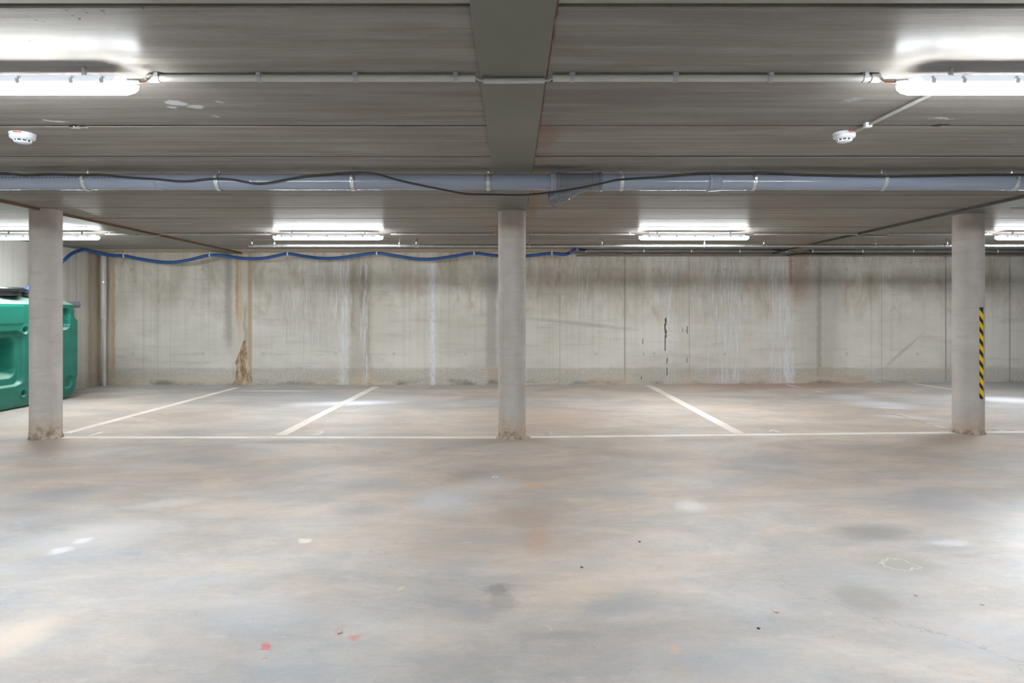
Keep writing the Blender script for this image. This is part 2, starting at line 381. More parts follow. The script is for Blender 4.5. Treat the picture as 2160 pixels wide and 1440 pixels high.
def mat_ceiling():
    n = N('ceiling_concrete', .4, .22); p = n.pos; xs, ys, zs = n.sep(p)
    slab = n.M('FLOOR', n.M('DIVIDE', n.M('SUBTRACT', ys, 2.315), .7575))
    wn = n.nd('ShaderNodeTexWhiteNoise', noise_dimensions='1D'); n.put(wn.inputs[1], slab)
    c = n.mix(wn.outputs[0], CEIL_A, CEIL_B)
    s1 = n.noise(n.scale(p, .5, 7, 1), 1.6, 7, .68, .3)
    c = n.mix(n.sm(s1, .36, .66), n.mix(1.0, c, (.82, .80, .79), 'MULTIPLY'), n.mix(1.0, c, (1.08, 1.08, 1.08), 'MULTIPLY'))
    s2 = n.noise(n.scale(p, 1.2, 45, 1), 1.5, 5, .7)
    c = n.mix(n.mul(n.sm(s2, .45, .7), .3), c, n.mix(1.0, c, (.80, .80, .80), 'MULTIPLY'))
    s3 = n.noise(n.scale(p, 1.6, 5, 1, (3, 1, 0), (0, 0, .5)), 1.1, 5, .6, .5)
    c = n.mix(n.mul(n.sm(s3, .56, .75), .28), c, n.mix(1.0, c, (1.35, 1.36, 1.38), 'MULTIPLY'))
    s4 = n.noise(n.scale(p, .7, 3, 1, (7, 1, 0)), 1.3, 4, .6, .5)
    c = n.mix(n.mul(n.sm(s4, .5, .7), .3), c, srgb(118, 106, 96))
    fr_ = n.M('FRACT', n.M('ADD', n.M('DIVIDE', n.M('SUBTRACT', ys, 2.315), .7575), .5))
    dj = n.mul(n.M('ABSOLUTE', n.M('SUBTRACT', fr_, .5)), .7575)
    c = n.mix(n.mul(n.sm(dj, .0145, .0125), .8), c, srgb(58, 54, 50))      # colour darkened along each plank joint
    g1 = n.noise(n.scale(p, 22, 60, 1), 1.4, 6, .75)
    c = n.mix(n.mul(n.sm(g1, .5, .72), .32), c, n.mix(1.0, c, (1.35, 1.34, 1.32), 'MULTIPLY'))
    g2 = n.noise(n.scale(p, 14, 34, 1, (4, 4, 0)), 1.4, 6, .75)
    c = n.mix(n.mul(n.sm(g2, .5, .72), .32), c, n.mix(1.0, c, (.68, .67, .66), 'MULTIPLY'))
    # first panel row near the viewer is lighter, unfinished strip against the wall
    c = n.mix(n.mul(n.sm(ys, 2.33, 2.30), .55), c, srgb(168, 166, 158))
    strip = n.mul(n.sm(ys, 11.40, 11.42), n.sm(xs, X12(1215, 11.6)+.02, X12(1215, 11.6)-.02))
    c = n.mix(n.mul(strip, .85), c, srgb(206, 192, 168))
    q = n.nd('ShaderNodeVectorMath', operation='MULTIPLY_ADD')
    n.put(q.inputs[0], n.noise(p, 9.0, 5, .65, 0, True)); q.inputs[1].default_value = (.16, .16, 0)
    o = n.nd('ShaderNodeVectorMath', operation='SUBTRACT'); n.put(o.inputs[0], p); o.inputs[1].default_value = (.08, .08, 0)
    n.put(q.inputs[2], o.outputs[0]); q = q.outputs[0]
    def st_(px, py, wx, wd, col, k, soft=.3, ang=0):
        nonlocal c
        D = (CZ-EYE)*F/(HOR-py)
        c = n.mix(n.mul(n.blob(q, (px-1080)*D/F, D, wx*D/F, wd, ang, soft), k), c, srgb(*col))
    W = (196, 200, 204)
    st_(369, 218, 16, .035, W, .75); st_(366, 228, 12, .025, W, .7); st_(415, 225, 20, .035, W, .75); st_(455, 247, 8, .015, W, .5)
    st_(462, 215, 8, .015, W, .4); st_(115, 256, 18, .02, W, .8)
    st_(1800, 212, 18, .04, (176, 182, 188), .4, .6)
    st_(162, 266, 13, .03, (52, 46, 44), .9, .3); st_(170, 270, 14, .018, (215, 215, 215), .9, .3)
    st_(1982, 265, 13, .03, (60, 58, 58), .9, .3); st_(1990, 250, 28, .012, (214, 214, 216), .6, .5, .3)
    st_(1040, 477, 14, .06, (150, 84, 40), .8, .7); st_(1044, 488, 12, .05, (150, 84, 40), .7, .7)
    st_(1150, 285, 22, .3, (130, 100, 84), .45, .8); st_(1128, 420, 10, 1.4, (140, 106, 80), .5, .8)
    st_(1170, 352, 60, .06, (60, 60, 62), .6, .8); st_(1120, 357, 5, .05, (110, 70, 44), .8, .6)
    st_(1700, 511, 22, .25, (150, 100, 66), .5, .8)
    for px, py in ((170, 45), (178, 26), (130, 18), (152, 33), (65, 33), (75, 46), (92, 49), (58, 88), (96, 94), (114, 94), (17, 101), (168, 43), (240, 60), (300, 20), (225, 24)):
        st_(px, py, 2.2, .008, (70, 70, 72), .8, .4)
    # rust seeping from the left beam joint
    n.bump(n.M('ADD', n.mul(s1, .5), n.mul(s2, .5)), .04, .003)
    # matt concrete with a thin smooth skin from the steel casting bed
    n.b.inputs['IOR'].default_value = 1.0
    n.out(c, .9)
    gl = n.nd('ShaderNodeBsdfAnisotropic'); gl.inputs['Color'].default_value = (1, 1, 1, 1)
    n.put(gl.inputs['Roughness'], n.lin(s1, .3, .7, .28, .36))
    fr = n.nd('ShaderNodeFresnel'); fr.inputs['IOR'].default_value = 1.4
    mx = n.nd('ShaderNodeMixShader')
    n.put(mx.inputs[0], n.mul(fr.outputs[0], CEIL_GLOSS))
    n.t.links.new(n.b.outputs[0], mx.inputs[1]); n.t.links.new(gl.outputs[0], mx.inputs[2])
    n.t.links.new(mx.outputs[0], n.t.nodes['Material Output'].inputs['Surface'])
    return n.m
CEIL_GLOSS = 0.14
CEIL_A = srgb(132, 128, 123); CEIL_B = srgb(145, 141, 135)
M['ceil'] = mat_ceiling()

def mat_column():
    n = N('column_concrete', .7, .35); p = n.pos; xs, ys, zs = n.sep(p)
    c = n.mix(n.sm(n.noise(p, 2.2, 5, .6, .5), .3, .7), srgb(180, 175, 169), srgb(198, 193, 188))
    hz = n.noise(n.scale(p, 2, 2, 14), 1.3, 5, .65)
    c = n.mix(n.mul(n.sm(hz, .5, .72), .35), c, srgb(158, 152, 144))
    c = n.mix(n.mul(n.sm(n.noise(n.scale(p, 9, 9, .8), 1, 4, .6), .5, .7), .25), c, srgb(204, 202, 198))
    zw = n.M('ADD', zs, n.lin(n.noise(p, 8, 5, .65), .25, .75, -.1, .1))
    c = n.mix(n.mul(n.sm(zw, .26, .1), .5), c, srgb(192, 168, 140))
    c = n.mix(n.mul(n.mul(n.sm(zw, .16, .03), n.sm(n.noise(p, 13, 4, .7), .42, .58)), .75), c, srgb(112, 102, 90))
    c = n.mix(n.mul(n.sm(zs, 2.12, 2.16), .25), c, srgb(160, 140, 120))
    pr = n.voro(p, 22)
    c = n.mix(n.mul(n.mul(n.sm(pr, .09, .04), n.sm(n.noise(p, 3, 3, .6), .5, .56)), .55), c, srgb(110, 102, 94))
    n.bump(n.noise(p, 30, 4, .7), .15, .004)
    return n.out(c)
M['column'] = mat_column()
def mat_beam():
    n = N('beam_paint', .5, .4); p = n.pos; xs, ys, zs = n.sep(p)
    c = n.mix(n.sm(n.noise(n.scale(p, 1, .6, 1), 1.4, 4, .55), .3, .7), BEAM_A, BEAM_B)
    c = n.mix(n.mul(n.sm(n.noise(p, 9, 5, .6), .5, .75), .2), c, srgb(100, 98, 84))
    # rust on the vertical flange edges
    rn = n.noise(n.scale(p, 20, 6, 30), 1, 5, .7)
    side = n.sm(zs, CZ-.036, CZ-.028)
    return n, c, rn, side
BEAM_A = srgb(104, 104, 94); BEAM_B = srgb(114, 114, 104)
_n, _c, _rn, _s = mat_beam(); M['beam'] = _n.out(_c)
_n, _c, _rn, _s = mat_beam(); _n.m.name = 'rusted_edge'
M['rust_edge'] = _n.out(_n.mix(_n.sm(_rn, .3, .55), srgb(88, 78, 68), srgb(116, 84, 66)), .85)
_n, _c, _rn, _s = mat_beam(); _n.m.name = 'dark_edge'
M['dark_edge'] = _n.out(_n.mix(_n.sm(_rn, .3, .6), srgb(66, 66, 60), srgb(86, 84, 76)), .8)

M['pvc'] = plain('grey_pvc', srgb(132, 140, 155), .17, 0, .5, .05, 3)
M['pvc_fit'] = plain('grey_pvc_fitting', srgb(104, 108, 116), .22, 0, .5, .05, 3)
M['pvc_print'] = plain('pipe_print', srgb(70, 72, 78), .5)
M['conduit'] = plain('light_grey_conduit', srgb(176, 178, 170), .4, 0, .5, .05)
M['clip_grey'] = plain('grey_plastic_clip', srgb(160, 163, 162), .5, 0, .5, .08)
M['zinc'] = plain('zinc_steel', srgb(200, 204, 206), .3, .85, .5, .12, 30)
M['galv'] = plain('galvanised_pipe', srgb(176, 178, 178), .33, .75, .5, .15, 20)
M['black'] = plain('black_cable', srgb(44, 44, 46), .5, 0, .4, .15)
M['blue'] = plain('blue_hose', srgb(34, 84, 148), .42, 0, .5, .1)
M['white_p'] = plain('white_plastic', srgb(226, 230, 234), .4, 0, .5, .03)
M['housing'] = plain('lamp_housing', srgb(206, 210, 216), .4, 0, .5, .03)
_p = M['housing'].node_tree.nodes['Principled BSDF']      # pale translucent plastic lit from inside
_p.inputs['Emission Color'].default_value = (.78, .86, 1, 1); _p.inputs['Emission Strength'].default_value = .55
M['clear'] = plain('lamp_clip', srgb(224, 228, 236), .3, 0, .5, .03)
M['dark_slot'] = plain('dark_slot', srgb(56, 66, 86), .6)
M['red'] = plain('red_tag', srgb(206, 70, 50), .5)
M['orange'] = plain('orange_wire', srgb(222, 112, 60), .5)
M['wire'] = plain('grey_wire', srgb(170, 170, 166), .5)
M['brown'] = plain('rusty_brass', srgb(112, 78, 62), .6, .2)
M['duct'] = plain('dark_grey_conduit', srgb(112, 113, 117), .45)
M['lid'] = plain('black_lid', srgb(38, 38, 42), .38)
M['yellow'] = plain('tape_yellow', srgb(250, 210, 8), .45, 0, .5, .03)
M['tapeblack'] = plain('tape_black', srgb(34, 38, 44), .45)
M['downpipe'] = plain('pale_downpipe', srgb(190, 188, 186), .4, 0, .5, .06)
M['cork'] = plain('tie_hole_rim', srgb(140, 133, 122), .8)
M['grit'] = plain('grit', srgb(206, 178, 150), .8)
M['greygrit'] = plain('grey_scrap', srgb(196, 194, 190), .7)

def mat_line():
    n = N('road_paint', .6, .4); p = n.pos
    worn = n.noise(n.scale(p, 1.2, 1.2, 1), 1.5, 5, .6)
    c = n.mix(n.sm(worn, .35, .65), srgb(226, 215, 202), srgb(240, 236, 230))
    c = n.mix(n.mul(n.sm(n.noise(p, 30, 4, .7), .55, .7), .4), c, FLOOR_WARM)
    return n.out(c)
M['line'] = mat_line()
def mat_faded():
    n = N('faded_road_paint', .6, .4); p = n.pos
    c = n.mix(n.sm(n.noise(p, 3, 6, .7), .42, .6), srgb(196, 184, 172), srgb(222, 212, 202))
    return n.out(c)
M['faded'] = mat_faded()
def mat_tank():
    n = N('green_plastic', .38, .5); p = n.pos
    c = n.mix(n.sm(n.noise(n.scale(p, 1, 1, 3), 2, 4, .6), .3, .7), srgb(20, 108, 92), srgb(28, 118, 102))
    sc1 = n.noise(n.scale(p, 6, 6, 1.2), 1.4, 6, .7)
    c = n.mix(n.mul(n.sm(sc1, .56, .75), .3), c, srgb(120, 176, 156))
    # dust lying on what faces up
    nz = n.sep(n.nd('ShaderNodeNewGeometry').outputs['Normal'])[2]
    c = n.mix(n.mul(n.sm(nz, .45, .95), .7), c, srgb(170, 204, 186))
    return n.out(c)
M['tank'] = mat_tank()
def mat_deposit():
    n = N('mineral_crust', .9, .2); p = n.pos
    c = n.mix(n.sm(n.noise(n.scale(p, 3, 3, 1.1), 3.5, 6, .7, .4), .38, .62), srgb(168, 138, 106), srgb(200, 186, 166))
    c = n.mix(n.mul(n.sm(n.noise(n.scale(p, 3, 3, .8, (5, 0, 1)), 4, 6, .75, .4), .46, .60), .85), c, srgb(112, 90, 70))
    n.bump(n.noise(p, 30, 5, .7), .6, .015)
    return n.out(c)
M['crust'] = mat_deposit()
def mat_lens():
    n = N('lit_diffuser', .4)
    n.b.inputs['Base Color'].default_value = (.9, .9, .9, 1)
    n.b.inputs['Emission Color'].default_value = (.925, .965, 1.0, 1)
    n.b.inputs['Emission Strength'].default_value = LAMP
    return n.m
M['lens'] = mat_lens()

# ---------------------------------------------------------------- mesh helpers
def obj(name, bm, mat, parent=None, smooth=False, angle=None):
    me = bpy.data.meshes.new(name)
    bmesh.ops.recalc_face_normals(bm, faces=bm.faces)
    bm.to_mesh(me); bm.free()
    for m in (mat if isinstance(mat, (list, tuple)) else [mat]): me.materials.append(m)
    if smooth:
        for p in me.polygons: p.use_smooth = True
        if angle:
            me.set_sharp_from_angle(angle=math.radians(angle))
    o = bpy.data.objects.new(name, me); C.objects.link(o)
    if parent is not None: o.parent = parent
    return o
def thing(name, label, cat, loc=(0, 0, 0), rz=0, group=None):
    o = bpy.data.objects.new(name, None); C.objects.link(o)
    o.location = loc; o.rotation_euler = (0, 0, rz); o.empty_display_size = .1
    o['label'] = label; o['category'] = cat
    if group: o['group'] = group
    return o
def tag(o, label, cat, group=None):
    o['label'] = label; o['category'] = cat
    if group: o['group'] = group
    return o
def struct(o): o['kind'] = 'structure'; return o
def box(bm, x0, x1, y0, y1, z0, z1, bev=0.0):
    r = bmesh.ops.create_cube(bm, size=1.0)
    for v in r['verts']:
        v.co = Vector(((x0+x1)/2+v.co.x*(x1-x0), (y0+y1)/2+v.co.y*(y1-y0), (z0+z1)/2+v.co.z*(z1-z0)))
    if bev:
        es = list({e for v in r['verts'] for e in v.link_edges})
        bmesh.ops.bevel(bm, geom=es, offset=bev, segments=2, profile=.6, affect='EDGES')
    return bm
def new(): return bmesh.new()
def smooth_pts(pts, k=6):
    pts = [Vector(p) for p in pts]
    if len(pts) < 3: return pts
    out = []
    q = [pts[0]*2-pts[1]] + pts + [pts[-1]*2-pts[-2]]
    for i in range(1, len(q)-2):
        for j in range(k):
            t = j/k; a, b, c, d = q[i-1], q[i], q[i+1], q[i+2]
            out.append(.5*((2*b)+(c-a)*t+(2*a-5*b+4*c-d)*t*t+(3*b-a-3*c+d)*t**3))
    out.append(pts[-1]); return out
def tube(bm, pts, r, seg=12, cap=True):
    """pts: list of points; r: number or list"""
    pts = [Vector(p) for p in pts]; n = len(pts)
    rs = r if isinstance(r, (list, tuple)) else [r]*n
    rings = []; up = None
    for i, p in enumerate(pts):
        a = pts[max(i-1, 0)]; b = pts[min(i+1, n-1)]
        t = (b-a)
        if t.length < 1e-9: t = rings_t
        t = t.normalized(); rings_t = t
        if up is None: up = Vector((0, 0, 1)) if abs(t.z) < .9 else Vector((1, 0, 0))
        s = t.cross(up).normalized(); up = s.cross(t).normalized()
        rings.append([bm.verts.new(p+(s*math.cos(2*math.pi*k/seg)+up*math.sin(2*math.pi*k/seg))*rs[i]) for k in range(seg)])
    for i in range(n-1):
        for k in range(seg):
            bm.faces.new((rings[i][k], rings[i][(k+1) % seg], rings[i+1][(k+1) % seg], rings[i+1][k]))
    if cap:
        bm.faces.new(rings[0][::-1]); bm.faces.new(rings[-1])
    return bm
def lathe(bm, prof, origin=(0, 0, 0), axis=(0, 0, 1), seg=24):
    """prof: list of (radius, height along axis)"""
    ax = Vector(axis).normalized(); s = ax.orthogonal().normalized(); u = ax.cross(s); o = Vector(origin)
    rings = []
    for r, h in prof:
        if r < 1e-6: rings.append([bm.verts.new(o+ax*h)])
        else: rings.append([bm.verts.new(o+ax*h+(s*math.cos(2*math.pi*k/seg)+u*math.sin(2*math.pi*k/seg))*r) for k in range(seg)])
    for a, b in zip(rings, rings[1:]):
        for k in range(seg):
            k2 = (k+1) % seg
            if len(a) == 1 and len(b) == 1: continue
            if len(a) == 1: bm.faces.new((a[0], b[k], b[k2]))
            elif len(b) == 1: bm.faces.new((a[k], a[k2], b[0]))
            else: bm.faces.new((a[k], a[k2], b[k2], b[k]))
    return bm

# ---------------------------------------------------------------- the setting
XL, XR, YF = -7.62, 12.6, -7.0
bm = new()
cols_x = [XL-.2, 0, XR+.2]; N_Y = 2
vv = {}
for i, x in enumerate(cols_x):
    for j, y in enumerate((YF-.2, WY+.2)):
        for k, dz in enumerate((0, -.3)): vv[i, j, k] = bm.verts.new((x, y, fz(x)+dz))
for i in range(2):
    bm.faces.new((vv[i, 0, 0], vv[i+1, 0, 0], vv[i+1, 1, 0], vv[i, 1, 0]))
    bm.faces.new((vv[i, 0, 1], vv[i, 1, 1], vv[i+1, 1, 1], vv[i+1, 0, 1]))
    for j in (0, 1): bm.faces.new((vv[i, j, 0], vv[i, j, 1], vv[i+1, j, 1], vv[i+1, j, 0]))
for i in (0, 2): bm.faces.new((vv[i, 0, 0], vv[i, 1, 0], vv[i, 1, 1], vv[i, 0, 1]))
floor = struct(obj('floor', bm, M['floor']))
wall_back = struct(obj('wall_back', box(new(), XL-.2, XR+.2, WY, WY+.2, -.05, CZ), M['wall']))
wall_left = struct(obj('wall_left', box(new(), XL-.2, XL, YF, WY, -.05, CZ), M['side']))
wall_right = struct(obj('wall_right', box(new(), XR, XR+.2, YF, WY, -.05, CZ), M['side']))
wall_front = struct(obj('wall_front', box(new(), XL-.2, XR+.2, YF-.2, YF, -.05, CZ), M['side']))

# ceiling planks, one mesh: real gaps between the planks
BEAMS = [(-5.34, -5.01, .030), (-.148, .157, .018), (4.815, 5.12, .034)]
bm = new()
seams = [2.325] + [2.315+.7575*k for k in range(1, 13)]
ys = [YF-.2] + [2.315-.7575*k for k in range(12, 0, -1) if 2.315-.7575*k > YF+.3] + seams + [WY+.2]
bays = [(XL-.2, BEAMS[0][0]), (BEAMS[0][1], BEAMS[1][0]), (BEAMS[1][1], BEAMS[2][0]), (BEAMS[2][1], 9.85), (10.15, XR+.2)]
random.seed(4)
for bi, (xa, xb) in enumerate(bays):
    for a, b in zip(ys, ys[1:]):
        ga = .015 if abs(a-2.325) < .01 else .0115
        gb = .015 if abs(b-2.325) < .01 else .0115
        if b > 11.5: gb = 0
        sk = random.uniform(-.003, .003)
        y0, y1 = a+ga, b-gb
        z0 = CZ+(random.uniform(0, .003) if a > 2 else 0)
        r = bmesh.ops.create_cube(bm, size=1.0)
        for v in r['verts']:
            v.co = Vector(((xa+xb)/2+v.co.x*(xb-xa-.002), (y0+y1)/2+v.co.y*(y1-y0)+sk*v.co.x, z0+.06+v.co.z*.12))
        es = [e for e in {e for v in r['verts'] for e in v.link_edges} if all(v.co.z < z0+.01 for v in e.verts) and abs(e.verts[0].co.x-e.verts[1].co.x) > .5]
        bmesh.ops.bevel(bm, geom=es, offset=.005, segments=1, affect='EDGES')
box(bm, XL-.2, XR+.2, YF-.2, WY+.2, CZ+.1, CZ+.25)
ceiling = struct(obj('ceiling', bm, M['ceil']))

def beam(x0, x1, drop, label, edge):
    t = thing('ceiling_beam', label, 'beam', ((x0+x1)/2, 2.6, CZ-drop), 0, 'beams across the ceiling')
    hw = (x1-x0)/2
    bm = new(); box(bm, -hw, hw, -9.6, 9.4, 0, drop+.09, .003)
    obj('beam_body', bm, M['beam'], t)
    if edge:
        for s in edge[1]:
            e = new(); box(e, s*hw-.002 if s > 0 else -hw-.004, s*hw+.004 if s > 0 else -hw+.002, -9.55, 9.35, .006, drop+.004)
            obj('flange_edge', e, M[edge[0]], t)
    return t
beam(*BEAMS[0], 'grey-green beam over the left column, rusty along its right edge', ('rust_edge', (1,)))
beam(*BEAMS[1], 'wide grey-green beam running straight away over the middle column', None)
beam(*BEAMS[2], 'grey-green beam over the column with striped tape, dark side edge', ('dark_edge', (-1,)))
beam(9.85, 10.15, .03, 'ceiling beam beyond the right edge of the photo', None)

# joint filler with rust running along the right side of the middle beam
bm = new()
random.seed(9)
prev = None
yy = 2.2
pts = []
while yy < 6.8:
    pts.append((.160+random.uniform(-.002, .003), yy, CZ-.004)); yy += .06
tube(bm, pts, [random.uniform(.002, .008) for _ in pts], 6)
o = obj('joint_filler', bm, M['rust_edge']); tag(o, 'thin crumbly rusty filler along the right side of the middle beam', 'joint filler')

# parking bay lines and numbers, painted on the floor
def line_strip(p0, p1, wd, mat, name='painted_line', lab=None):
    d = (p1-p0); d.z = 0; L = d.length; d.normalize(); s = Vector((-d.y, d.x, 0))
    bm = new(); k = max(2, int(L/.4)); rows = []
    for i in range(k+1):
        c = p0+d*L*i/k
        rows.append([bm.verts.new((q.x, q.y, fz(q.x)+.0035)) for q in (c-s*wd/2, c+s*wd/2)] + [bm.verts.new((q.x, q.y, fz(q.x)-.002)) for q in (c+s*wd/2, c-s*wd/2)])
    for a, b in zip(rows, rows[1:]):
        for q in range(4): bm.faces.new((a[q], a[(q+1) % 4], b[(q+1) % 4], b[q]))
    bm.faces.new(rows[0]); bm.faces.new(rows[-1][::-1])
    o = obj(name, bm, mat, floor)
    if lab: o['label'] = lab
    return o
Lf = G(560, 921.5).y
line_strip(Vector((-4.86, Lf-.03, 0)), Vector((-.17, 6.99, 0)), .105, M['line'], lab='long white line between the left and middle columns')
line_strip(Vector((.2, 7.0, 0)), Vector((4.85, 7.12, 0)), .1, M['line'], lab='long white line between the middle and right columns')
line_strip(Vector((5.17, 7.12, 0)), Vector((9.6, 7.2, 0)), .1, M['line'], lab='white line to the right of the taped column')
line_strip(G(139, 914), G(499, 817.5), .105, M['line'], lab='slanting white bay line starting at the left column')
line_strip(G(592, 918), G(793, 815.5), .125, M['line'], lab='slanting white bay line left of the middle column')
line_strip(G(1560, 915), G(1368, 812.5), .125, M['line'], lab='slanting white bay line right of the middle column')
line_strip(G(2000, 905), G(1890, 872), .10, M['faded'], lab='faded bay line ending at the taped column')
line_strip(G(1745, 830), G(1660, 811), .10, M['faded'], lab='almost worn away bay line near the wall')
line_strip(G(2040, 826), G(1928, 809), .10, M['line'], lab='white bay line behind the taped column')
def number(txt, px, py, wd, hd, mat, lab):
    cu = bpy.data.curves.new('n', 'FONT'); cu.body = txt; cu.extrude = .0; cu.align_x = 'CENTER'; cu.align_y = 'CENTER'; cu.size = 1
    tmp = bpy.data.objects.new('n', cu); C.objects.link(tmp)
    bpy.context.view_layer.update()
    dg = bpy.context.evaluated_depsgraph_get()
    me = bpy.data.meshes.new_from_object(tmp.evaluated_get(dg))
    bpy.data.objects.remove(tmp)
    xs_ = [v.co.x for v in me.vertices]; ys_ = [v.co.y for v in me.vertices]
    g = G(px, py)
    for v in me.vertices:
        x = ((v.co.x-min(xs_))/(max(xs_)-min(xs_))-.5)*wd
        y = ((v.co.y-min(ys_))/(max(ys_)-min(ys_))-.5)*hd
        v.co = Vector((g.x+x, g.y+y, fz(g.x)+.004))
    me.materials.append(mat)
    o = bpy.data.objects.new('painted_number', me); C.objects.link(o); o.parent = floor; o['label'] = lab
number('1', 204, 915, .05, .22, M['line'], 'white painted number 1')
number('2', 672, 913.5, .11, .20, M['line'], 'white painted number 2')
number('3', 1155, 914, .11, .19, M['faded'], 'faded painted number 3')
number('4', 1631, 909, .12, .19, M['line'], 'white painted number 4')
number('5', 2100, 907, .12, .16, M['faded'], 'faded painted number 5')

# tie holes of the formwork
def tie(px, py):
    x, z = X12(px), Zw(py)
    bm = new(); lathe(bm, [(.024, -.002), (.024, .003), (.018, .003), (.018, -.002)], (x, WY, z), (0, -1, 0), 16)
    obj('tie_hole', bm, M['cork'], wall_back, True, 40)
for px in (277, 428, 829, 981, 1256, 1378, 1529, 1785, 1935): tie(px, 568)
for px in (280, 428, 555, 708, 831, 982, 1257, 1380, 1529, 1786, 1935): tie(px, 746)
# rough crust at the foot of the stained joint
random.seed(3)
bm = new(); NX, NZ = 26, 56; grid = []
for j in range(NZ+1):
    t = j/NZ; z = t*.86
    hw = .135*(1-t)**.6+.03*(1-t)+.012
    cx = X12(511)+.03*t+.02*math.sin(t*9)
    row = []
    for i in range(NX+1):
        u = i/NX*2-1
        x = cx+u*hw*(1+.25*noise.noise(Vector((0, t*6, u*.5+3))))
        h = max(0, 1-abs(u)**2.2)*(.045*(1-t*.5))
        h *= .55+.9*abs(noise.noise(Vector((x*11, z*4, 1.3)))) + .9*noise.noise(Vector((x*34, z*9, 5))) + .6*noise.noise(Vector((x*60, z*40, 2)))
        edge = min(1, (1-t)*6)
        row.append(bm.verts.new((x, WY+.004-max(0, h)*edge, z-.002)))
    grid.append(row)
for j in range(NZ):
    for i in range(NX): bm.faces.new((grid[j][i], grid[j][i+1], grid[j+1][i+1], grid[j+1][i]))
o = obj('mineral_crust', bm, M['crust'], wall_back, True); o['label'] = 'brown crumbling crust where water ran down the joint'
# brown ledge along the top of the wall, right half
bm = new(); box(bm, X12(1215), XR, WY-.035, WY+.01, CZ-.075, CZ-.045)
_n = N('stained_ledge', .8, .3); _q = _n.noise(_n.scale(_n.pos, 1.5, 1, 6), 2, 5, .65)
_c = _n.mix(_n.sm(_q, .35, .65), srgb(120, 112, 102), srgb(140, 128, 112)); _c = _n.mix(_n.mul(_n.sm(_q, .58, .68), .6), _c, srgb(140, 100, 74))
tt = struct(obj('trim_1', bm, _n.out(_c)))

# ---------------------------------------------------------------- columns
def column(x, y, r, ztop, label, seed):
    z0 = fz(x)
    t = thing('concrete_column', label, 'column', (x, y, z0), 0, 'round concrete columns')
    random.seed(seed)
    bm = new(); seg = 64; zs_ = [0, .03, .06, .1, .16, .25, .4, .8, 1.2, 1.6, 2.0, ztop-z0-.05, ztop-z0]
    prof = []
    rings = []
    for z in zs_:
        ring = []
        for k in range(seg):
            a = 2*math.pi*k/seg
            rr = r
            if z < .12: rr += .006*noise.noise(Vector((math.cos(a)*2.5+seed, math.sin(a)*2.5, z*9)))*(1-z/.12)*2
            if z > ztop-z0-.01: rr += .004*noise.noise(Vector((math.cos(a)*4+seed, math.sin(a)*4, 3)))
            ring.append(bm.verts.new((rr*math.cos(a), rr*math.sin(a), z)))
        rings.append(ring)
    for a, b in zip(rings, rings[1:]):
        for k in range(seg): bm.faces.new((a[k], a[(k+1) % seg], b[(k+1) % seg], b[k]))
    bm.faces.new(rings[0][::-1]); bm.faces.new(rings[-1])
    obj('shaft', bm, M['column'], t, True, 50)
    # chipped grout collar at the foot
    bm = new(); rings = []
    for h, e in ((0, .012), (.012, .009), (.022, .004), (.03, .0)):
        rings.append([bm.verts.new(((r+e+.006*max(0, noise.noise(Vector((math.cos(2*math.pi*k/48)*5, math.sin(2*math.pi*k/48)*5, seed)))))*math.cos(2*math.pi*k/48),
                                    (r+e+.006*max(0, noise.noise(Vector((math.cos(2*math.pi*k/48)*5, math.sin(2*math.pi*k/48)*5, seed)))))*math.sin(2*math.pi*k/48), h)) for k in range(48)])
    for a, b in zip(rings, rings[1:]):
        for k in range(48): bm.faces.new((a[k], a[(k+1) % 48], b[(k+1) % 48], b[k]))
    obj('grout_collar', bm, M['column'], t, True)
    return t
column(-5.045, 7.0, .150, CZ, 'round concrete column on the left, green tank behind it', 1)
column(0, 7.005, .149, CZ-.018, 'slim round concrete column in the middle of the hall', 2)
col_r = column(5.03, 7.13, .150, CZ, 'round concrete column on the right with black and yellow tape', 3)
# hazard tape, a strip bent round the shaft
vd = math.atan2(-7.13, -5.03)                     # direction from the column to the viewer
a0, a1 = vd+math.radians(41), vd+math.radians(62)
rt, zt, zb = .1515, 1.408, .418
def tape(name, mat, rr, cells):
    bm = new()
    for (u0, u1, zlo0, zhi0, zlo1, zhi1) in cells:
        q = [(u0, zlo0), (u1, zlo1), (u1, zhi1), (u0, zhi0)]
        vs_ = []
        for u, z in q:
            a = a0+(a1-a0)*u
            vs_.append(bm.verts.new((rr*math.cos(a), rr*math.sin(a), z)))
        try: bm.faces.new(vs_)
        except ValueError: pass
    return bm
zb -= fz(5.03); zt -= fz(5.03)
tp = obj('hazard_tape', tape('t', None, rt, [(i/8, (i+1)/8, zb, zt, zb, zt) for i in range(8)]), M['tapeblack'], col_r)
tp['label'] = 'black and yellow striped warning tape'
cells = []; per = .119; sh = .062
k = 0
while True:
    zc = zt-.022-k*per
    if zc < zb-.02: break
    for i in range(8):
        u0, u1 = i/8, (i+1)/8
        def cl(z): return min(zt, max(zb, z))
        t0, t1 = zc-sh*u0, zc-sh*u1; b0, b1 = t0-.066, t1-.066
        if cl(t0)-cl(b0) > 1e-4 or cl(t1)-cl(b1) > 1e-4: cells.append((u0, u1, cl(b0), cl(t0), cl(b1), cl(t1)))
    k += 1
obj('yellow_stripes', tape('y', None, rt+.0008, cells), M['yellow'], tp)

